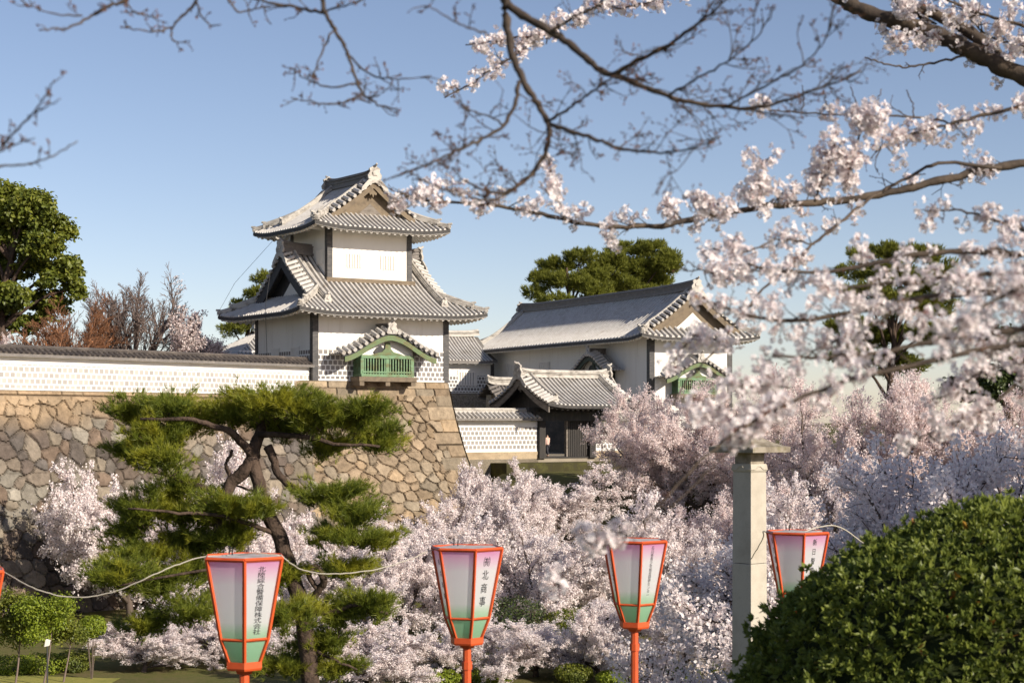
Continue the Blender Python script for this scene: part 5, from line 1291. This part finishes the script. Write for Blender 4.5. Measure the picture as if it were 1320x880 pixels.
def bough(label, limbs, seed, cat="cherry branch", group="cherry boughs overhanging the view", twig_mat=None):
    """limbs: dict(p=[(px,py)...], D=(d0,d1), r=(r0,r1) in photo px, twigs=count, tw=length px, fl=clusters, sp=spread px, up=bias)."""
    rng = np.random.default_rng(seed); b = MB(); pv, sv = [], []; org = None; buds = []
    def put(P, sc=1.0):
        A, B_ = CL[rng.integers(len(CL))]; q = rng.normal(size=4); q /= np.linalg.norm(q); w, x, y, z = q
        Rm = np.array([[1 - 2 * (y * y + z * z), 2 * (x * y - z * w), 2 * (x * z + y * w)], [2 * (x * y + z * w), 1 - 2 * (x * x + z * z), 2 * (y * z - x * w)], [2 * (x * z - y * w), 2 * (y * z + x * w), 1 - 2 * (x * x + y * y)]]) * sc
        pv.append(A @ Rm.T + P); sv.append(B_ @ Rm.T + P)
    for Lm in limbs:
        pts = Lm["p"]; D0, D1 = Lm["D"]; m = len(pts); n = max(10, m * 5)
        W3 = spline([at(px, py, D0 + (D1 - D0) * i / (m - 1)) for i, (px, py) in enumerate(pts)], n)
        Dm = (D0 + D1) / 2; u = Dm / F_PX
        W3[1:-1] += rng.normal(size=(n - 2, 3)) * .8 * u
        if org is None: org = W3[0].copy()
        r0, r1 = Lm["r"]; rad = np.linspace(r0, r1, n) * u * (1 + .12 * np.sin(np.arange(n) * 1.7 + seed))
        b.tube(W3 - org, rad, 8 if r0 > 3 else 5)
        T = np.gradient(W3, axis=0); T /= np.linalg.norm(T, axis=1, keepdims=True)
        up = Lm.get("up", 0); tw = Lm.get("tw", 40)
        def shoot(k, L, r, lvl):
            d = rng.normal(size=3); d[1] *= .7; d += T[k] * .9; d[2] += up; d /= np.linalg.norm(d); p = W3[k]; path = [p]
            for _ in range(4):
                d = d + rng.normal(size=3) * .22 + [0, 0, .06]; d /= np.linalg.norm(d); path.append(path[-1] + d * L / 4)
            path = np.array(path); b.tube(path - org, np.linspace(r, r * .45, 5), 4, False)
            if lvl:
                for j in (1, 2, 3, 4):
                    for _k in range(rng.integers(0, 2 + (lvl > 1))):
                        e = d * .6 + rng.normal(size=3) * .6; e /= np.linalg.norm(e); l2 = L * rng.uniform(.25, .5); q = np.array([path[j], path[j] + e * l2 * .5 + [0, 0, l2 * .06], path[j] + e * l2])
                        b.tube(q - org, [r * .6, r * .5, r * .3], 3, False); buds.append(q[-1]); buds.append(q[1])
                        if lvl > 1:
                            for f_ in (.45, .75):
                                g = e + rng.normal(size=3) * .7; g /= np.linalg.norm(g); q0 = q[0] + (q[2] - q[0]) * f_; b.tube(np.array([q0, q0 + g * l2 * .45]) - org, [r * .4, r * .25], 3, False); buds.append(q0 + g * l2 * .45)
            buds.append(path[-1]); return path
        for i in range(Lm.get("twigs", 0)):
            k = int(rng.uniform(Lm.get("t0", .08), 1) * (n - 1)); shoot(k, tw * u * rng.uniform(.4, 1.2), max(.9, r1 * .55) * u, Lm.get("lvl", 1))
        sp = Lm.get("sp", 22); fs = min(.84, .118 * Dm + .13) * Lm.get("fs", 1)
        for i in range(int(Lm.get("fl", 0) * (.62 if Lm.get("fl", 0) > 14 else .9))):
            k = int(min(.999, Lm.get("f0", .03) + (1 - Lm.get("f0", .03)) * rng.random() ** Lm.get("bias", 1)) * (n - 1)); L = sp * u * rng.uniform(.15, 1.1)
            path = shoot(k, L, .9 * u, 0); put(path[-1], fs * rng.uniform(.8, 1.2))
            if rng.random() < .35: put(path[2] + rng.normal(size=3) * .015, fs * rng.uniform(.6, .9))
    tree, ext = EXT[seed]
    for path in ext:                                                       # the wood that joins this bough to its trunk
        e = -1 if limbs[0]["r"][1] > limbs[0]["r"][0] else 0               # thick end of the first limb
        p0 = at(*limbs[0]["p"][e], limbs[0]["D"][e]); Q = spline([p0] + list(path), 16)
        r0 = limbs[0]["r"][e] * limbs[0]["D"][e] / F_PX; b.tube(Q - org, np.linspace(r0, max(r0, ROOT_R[seed]), 16), 8)
    o = b.build("bough", twig_mat or M["bark_near"], tree, True); o.location = Vector(org) - tree.location; o["label"] = label
    if pv:
        V = np.concatenate(pv).reshape(-1, 3) - org; link("blossom", np_mesh("blossom", V, [np.arange(len(V)).reshape(-1, 4)]), M["petal"], o)
        V = np.concatenate(sv).reshape(-1, 3) - org; link("flower_stalks", np_mesh("flower_stalks", V, [np.arange(len(V)).reshape(-1, 3)]), M["calyx"], o)
    if buds:
        B_ = np.array(buds); V, F = leaf_cloud(np.repeat(B_, 2, 0), .0036, rng); link("bud_foliage", np_mesh("bud_foliage", V - org, [F]), M["bud"], o)
    return o

# bare twigs, upper left
bough("short bare budded branch entering at the left border below the top corner", [
    dict(p=[(-60, 140), (-40, 220), (0, 214), (40, 212), (70, 200), (100, 182)], D=(3.3, 3.3), r=(2.0, .9), twigs=7, tw=26),
    dict(p=[(-40, 220), (0, 192), (22, 166), (45, 145), (60, 122), (70, 103)], D=(3.3, 3.2), r=(2.0, .9), twigs=9, tw=24),
    dict(p=[(-10, 200), (20, 186), (45, 178)], D=(3.3, 3.25), r=(1.3, .8), twigs=4, tw=20), dict(p=[(36, 150), (55, 140), (78, 127)], D=(3.25, 3.2), r=(1.2, .7), twigs=3, tw=14)], 1)
bough("bare drooping twigs hanging from the top edge, left half of the photo", [
    dict(p=[(410, -60), (416, 0), (418, 17), (433, 40), (450, 72), (460, 106), (469, 123), (488, 136), (512, 140)], D=(4.0, 3.9), r=(3.4, 1.0), twigs=12, tw=40, t0=.4),
    dict(p=[(430, 36), (418, 62), (404, 95), (398, 110)], D=(4, 3.9), r=(1.6, .8), twigs=5, tw=24), dict(p=[(450, 72), (478, 98), (508, 103), (556, 98)], D=(4, 3.9), r=(1.6, .7), twigs=9, tw=30),
    dict(p=[(461, 108), (424, 114), (390, 100), (378, 88)], D=(4, 3.9), r=(1.5, .7), twigs=8, tw=26), dict(p=[(466, 122), (432, 136), (405, 132), (375, 126)], D=(4, 3.9), r=(1.6, .7), twigs=8, tw=22),
    dict(p=[(418, 17), (382, 10), (340, 2), (300, -10)], D=(4, 4), r=(2.2, 1.4), twigs=8, tw=34), dict(p=[(417, 16), (445, 8), (480, -6)], D=(4, 3.9), r=(1.6, .8), twigs=4, tw=28)], 2)
bough("bare twigs straggling along the top edge near the upper left corner", [
    dict(p=[(150, -38), (190, -30), (260, -30), (280, -25), (420, -60)], D=(3.7, 3.95), r=(4, 5)),
    dict(p=[(260, -30), (252, 5), (229, 26), (221, 36), (220, 50), (230, 56)], D=(3.8, 3.8), r=(2.4, .9), twigs=5, tw=24),
    dict(p=[(221, 36), (199, 41), (176, 38), (160, 36)], D=(3.8, 3.7), r=(1.5, .7), twigs=6, tw=20), dict(p=[(252, 0), (258, 20), (272, 35), (285, 32)], D=(3.8, 3.7), r=(1.4, .7), twigs=4, tw=16),
    dict(p=[(190, -30), (160, 2), (136, 9), (106, 28), (85, 38), (50, 39)], D=(3.7, 3.6), r=(3.0, 1.0), twigs=10, tw=26), dict(p=[(106, 20), (68, 19), (30, 5)], D=(3.65, 3.6), r=(1.4, .7), twigs=6, tw=20),
    dict(p=[(160, 2), (175, 18), (200, 22)], D=(3.7, 3.7), r=(1.4, .7), twigs=4, tw=18), dict(p=[(280, -25), (305, 18), (330, 10), (365, 8)], D=(3.9, 3.9), r=(1.6, .8), twigs=7, tw=22)], 3)
# large bare limbs, top centre
bough("curving bare dark limb with fine twigs, hanging at top centre", [
    dict(p=[(640, -70), (649, 0), (654, 36), (660, 73), (671, 98), (689, 127), (707, 156), (709, 178), (700, 204), (685, 225), (664, 244), (642, 251), (618, 244), (600, 232)], D=(4.0, 3.9), r=(6.0, 1.4), twigs=16, tw=60, t0=.45, lvl=2),
    dict(p=[(669, 105), (666, 132), (649, 164), (616, 182), (576, 200), (547, 215), (504, 229)], D=(3.95, 3.8), r=(3.2, .8), twigs=16, tw=52, lvl=2, up=.15),
    dict(p=[(709, 160), (736, 169), (773, 182), (802, 193), (850, 198), (890, 193), (930, 175)], D=(3.9, 3.7), r=(3.2, .8), twigs=14, tw=55, lvl=2, up=.1),
    dict(p=[(707, 157), (729, 142), (751, 127), (785, 104), (800, 88)], D=(3.9, 3.8), r=(2.4, 1), twigs=10, tw=50, lvl=2),
    dict(p=[(664, 244), (640, 258), (600, 255), (560, 240), (530, 222)], D=(3.9, 3.8), r=(2, .7), twigs=9, tw=40, lvl=2, up=.2),
    dict(p=[(650, 160), (630, 150), (600, 140), (585, 130)], D=(3.9, 3.8), r=(1.5, .7), twigs=7, tw=45, lvl=1)], 4)
bough("long bare limb sweeping from top centre to the right into a haze of fine twigs", [
    dict(p=[(640, -70), (650, 4), (682, 25), (718, 44), (744, 65), (773, 91), (800, 99), (830, 112), (870, 128), (920, 138), (970, 141), (1015, 130), (1055, 115), (1110, 92)], D=(4.3, 3.9), r=(6.2, 1.1), twigs=26, tw=70, t0=.4, lvl=2, up=.25),
    dict(p=[(790, 96), (827, 76), (860, 60), (885, 42), (915, 20), (950, -15)], D=(4.1, 3.9), r=(3.6, 1.2), twigs=14, tw=55, lvl=2, up=.2),
    dict(p=[(930, 140), (985, 112), (1030, 88), (1060, 60), (1072, 30)], D=(3.9, 3.7), r=(1.8, .7), twigs=12, tw=50, lvl=2, up=.4),
    dict(p=[(860, 125), (900, 100), (940, 78), (975, 50), (1000, 10)], D=(4, 3.8), r=(1.8, .8), twigs=10, tw=50, lvl=2, up=.2),
    dict(p=[(710, 40), (740, 22), (770, 8), (800, -20)], D=(4.2, 4.1), r=(2, 1), twigs=7, tw=40, lvl=1),
    dict(p=[(628, 44), (600, 35), (575, 22), (550, 8)], D=(3.6, 3.5), r=(1.5, .8), twigs=6, tw=30, lvl=1)], 5)
# flowering branch, upper centre
bough("slender branch of opening blossom slanting down to the left at top centre", [
    dict(p=[(830, -40), (780, 4), (751, 18), (729, 29), (704, 44), (682, 58), (656, 76), (627, 95), (598, 113), (573, 126)], D=(7.2, 7.0), r=(2.0, 1.0), twigs=6, tw=26, fl=46, sp=18, f0=.15),
    dict(p=[(700, 47), (670, 48), (640, 54), (600, 58)], D=(7.1, 7), r=(1.3, .8), fl=16, sp=14, twigs=3, tw=16), dict(p=[(770, 8), (800, 12), (840, 2), (880, -8)], D=(7.1, 7.1), r=(1.3, .8), fl=12, sp=15)], 6)
# thick limb, upper right corner
bough("thick brown forked limb with blossom sprays across the upper right corner", [
    dict(p=[(1060, -20), (1085, 0), (1114, 14), (1159, 30), (1205, 42), (1240, 60), (1283, 81), (1330, 103), (1400, 135), (1520, 190)], D=(7.6, 7.2), r=(8.5, 13.0), twigs=6, tw=40, fl=10, sp=30),
    dict(p=[(1130, -25), (1159, 0), (1195, 14), (1240, 35), (1272, 58), (1295, 84)], D=(7.5, 7.4), r=(6, 9), fl=10, sp=34, twigs=4, tw=40),
    dict(p=[(1262, 70), (1243, 72), (1200, 82), (1165, 88), (1140, 82), (1115, 74)], D=(7.4, 7.2), r=(2.0, .9), twigs=3, tw=14),
    dict(p=[(1420, 142), (1390, 80), (1340, 40), (1300, 28), (1262, 18), (1225, 2), (1200, -15)], D=(7.2, 7.2), r=(3, 1.5), fl=46, sp=40, twigs=10, tw=40, up=.1), dict(p=[(1360, 50), (1340, 62), (1305, 58), (1270, 45), (1245, 20)], D=(7.3, 7.2), r=(2, 1), fl=26, sp=30, twigs=8, tw=34),
    dict(p=[(1220, 48), (1195, 55), (1165, 52), (1150, 50)], D=(7.3, 7.2), r=(1.4, .8), fl=12, sp=16, twigs=3, tw=18), dict(p=[(1175, 20), (1160, 8), (1150, -5)], D=(7.4, 7.3), r=(1.4, .8), fl=10, sp=16)], 7)
# long flowering bough
bough("long flowering bough reaching from the right border across to the turret's roof", [
    dict(p=[(1420, 195), (1320, 211), (1269, 218), (1198, 236), (1149, 248), (1071, 261), (1029, 262), (980, 266), (913, 278), (860, 290), (816, 293), (762, 291), (707, 278), (664, 269), (613, 262), (569, 262), (536, 255), (512, 248)], D=(6.4, 5.9), r=(6.2, 1.1), twigs=22, tw=34, fl=100, sp=34, fs=.9, bias=.9, up=.28),
    dict(p=[(1440, 192), (1400, 120), (1300, 141), (1247, 155), (1198, 166), (1152, 180), (1128, 196)], D=(5.8, 5.7), r=(3.2, 1), fl=46, sp=28, twigs=8, tw=30), dict(p=[(1230, 160), (1191, 151), (1156, 150), (1071, 148), (1001, 143), (978, 138)], D=(5.8, 5.6), r=(1.7, .8), twigs=4, tw=26, fl=5, sp=10),
    dict(p=[(1071, 148), (1064, 130), (1062, 116)], D=(5.7, 5.7), r=(1, .7)), dict(p=[(1108, 149), (1104, 132), (1096, 112)], D=(5.7, 5.7), r=(1, .7)), dict(p=[(1132, 149), (1131, 132), (1136, 115)], D=(5.7, 5.7), r=(1, .7)), dict(p=[(1178, 150), (1176, 132), (1168, 116)], D=(5.7, 5.7), r=(1, .7)), dict(p=[(1034, 146), (1036, 128), (1034, 110)], D=(5.7, 5.7), r=(1, .7)),
    dict(p=[(1090, 240), (1100, 200), (1112, 165), (1120, 145)], D=(5.7, 5.6), r=(2, 1), fl=40, sp=22), dict(p=[(1050, 260), (1060, 230), (1075, 205), (1085, 180)], D=(5.7, 5.6), r=(1.6, .8), fl=30, sp=22), dict(p=[(985, 266), (980, 245), (975, 220), (990, 205)], D=(5.7, 5.6), r=(1.4, .8), fl=22, sp=22),
    dict(p=[(730, 284), (722, 262), (712, 235), (708, 205)], D=(5.6, 5.5), r=(1.3, .7), fl=16, sp=16), dict(p=[(940, 274), (925, 262), (905, 258)], D=(5.6, 5.6), r=(1.2, .7), fl=10, sp=16)], 8)
bough("thin dark branch dropping from the long bough down past the gate tower", [
    dict(p=[(1290, 216), (1212, 208), (1177, 225), (1124, 254), (1090, 280), (1068, 300), (1042, 319), (1016, 345), (980, 377), (958, 403), (929, 443), (900, 475), (878, 500), (868, 522)], D=(6.2, 4.8), r=(2.8, .9), twigs=10, tw=26, fl=20, sp=20, f0=.25),
    dict(p=[(1050, 315), (1005, 305), (965, 325), (930, 318), (905, 325)], D=(5.2, 5.1), r=(1.3, .7), fl=22, sp=24, twigs=4, tw=24), dict(p=[(1000, 355), (965, 345), (930, 355), (900, 348), (885, 335)], D=(5.1, 5), r=(1.3, .7), fl=15, sp=22, twigs=4, tw=24),
    dict(p=[(930, 440), (905, 430), (880, 445), (868, 470)], D=(4.9, 4.8), r=(1.1, .7), fl=12, sp=20)], 9)
# dense mass on the right
bough("dense soft mass of near blossom filling the right side above the hedge", [
    dict(p=[(1440, 500), (1424, 425), (1422, 385), (1420, 340), (1418, 318), (1424, 298), (1440, 200)], D=(3.9, 4.9), r=(8, 6)), dict(p=[(1422, 425), (1424, 390), (1420, 360)], D=(3.8, 3.0), r=(6, 4)),
    dict(p=[(1420, 318), (1340, 330), (1270, 322), (1200, 325), (1130, 338), (1070, 352), (1000, 350), (955, 338)], D=(4.6, 4.6), r=(5, 1.6), fl=76, bias=2.0, fs=.86, sp=34, twigs=8, tw=30), dict(p=[(1420, 385), (1340, 380), (1260, 376), (1180, 384), (1100, 404), (1020, 416), (950, 405), (915, 388)], D=(4.3, 4.3), r=(5, 1.6), fl=110, bias=2.1, fs=.86, sp=42, twigs=8, tw=30),
    dict(p=[(1420, 425), (1340, 420), (1280, 430), (1200, 440), (1130, 455), (1050, 462), (995, 457)], D=(3.8, 3.8), r=(5, 1.6), fl=80, bias=1.9, fs=.86, sp=44, twigs=5, tw=30), dict(p=[(1420, 360), (1350, 362), (1310, 372), (1260, 398), (1220, 425)], D=(3.0, 3.0), r=(4, 1.4), fl=40, fs=.86, sp=44),
    dict(p=[(1420, 300), (1330, 303), (1283, 283), (1240, 270), (1192, 272)], D=(5, 5), r=(3, 1), fl=34, fs=.86, sp=22, twigs=5, tw=20), dict(p=[(1420, 340), (1330, 350), (1250, 355), (1180, 360), (1100, 372), (1060, 365)], D=(4.0, 4.0), r=(4, 1.4), fl=60, bias=1.3, fs=.86, sp=40),
    dict(p=[(1160, 395), (1110, 430), (1070, 440), (1010, 470)], D=(4.2, 4.2), r=(1.5, .8), fl=30, fs=.86, sp=34)], 10)
bough("sparse drooping branch of near blossom trailing down to the lantern with the thin inscription", [
    dict(p=[(1420, 430), (1260, 450), (1180, 470), (1096, 488), (1064, 501), (1024, 515), (987, 534), (944, 559), (896, 599), (850, 650), (815, 690), (775, 706)], D=(3.7, 3.5), r=(4.2, .7), fl=30, sp=34, bias=2.2, twigs=6, tw=26),
    dict(p=[(1000, 528), (955, 520), (920, 528), (890, 535)], D=(3.6, 3.6), r=(1.4, .8), fl=18, sp=22), dict(p=[(1010, 522), (985, 545), (962, 560), (945, 568)], D=(3.6, 3.6), r=(1.2, .8), fl=11, sp=16),
    dict(p=[(980, 536), (930, 590), (880, 640), (845, 672), (815, 668), (795, 690)], D=(3.6, 3.5), r=(1.2, .6)), dict(p=[(812, 690), (790, 682), (770, 690), (756, 695)], D=(3.5, 3.5), r=(.9, .6), fl=9, sp=16), dict(p=[(775, 706), (745, 725), (725, 742), (713, 756)], D=(3.5, 3.5), r=(.8, .5), fl=2, sp=6, f0=.9),
    dict(p=[(1020, 500), (985, 495), (955, 500), (925, 490)], D=(3.8, 3.7), r=(1.2, .8), fl=18, sp=24)], 11)
bough("arching blossom branch running from the right border down to the shaded cherry tree", [
    dict(p=[(1420, 440), (1320, 486), (1278, 523), (1242, 541), (1205, 555), (1162, 577)], D=(4.6, 4.5), r=(2.8, .8), fl=44, sp=26, twigs=8, tw=26), dict(p=[(1420, 440), (1330, 470), (1280, 470), (1235, 500), (1205, 520)], D=(4.6, 4.5), r=(1.4, .8), fl=30, sp=28, twigs=4, tw=24)], 12)
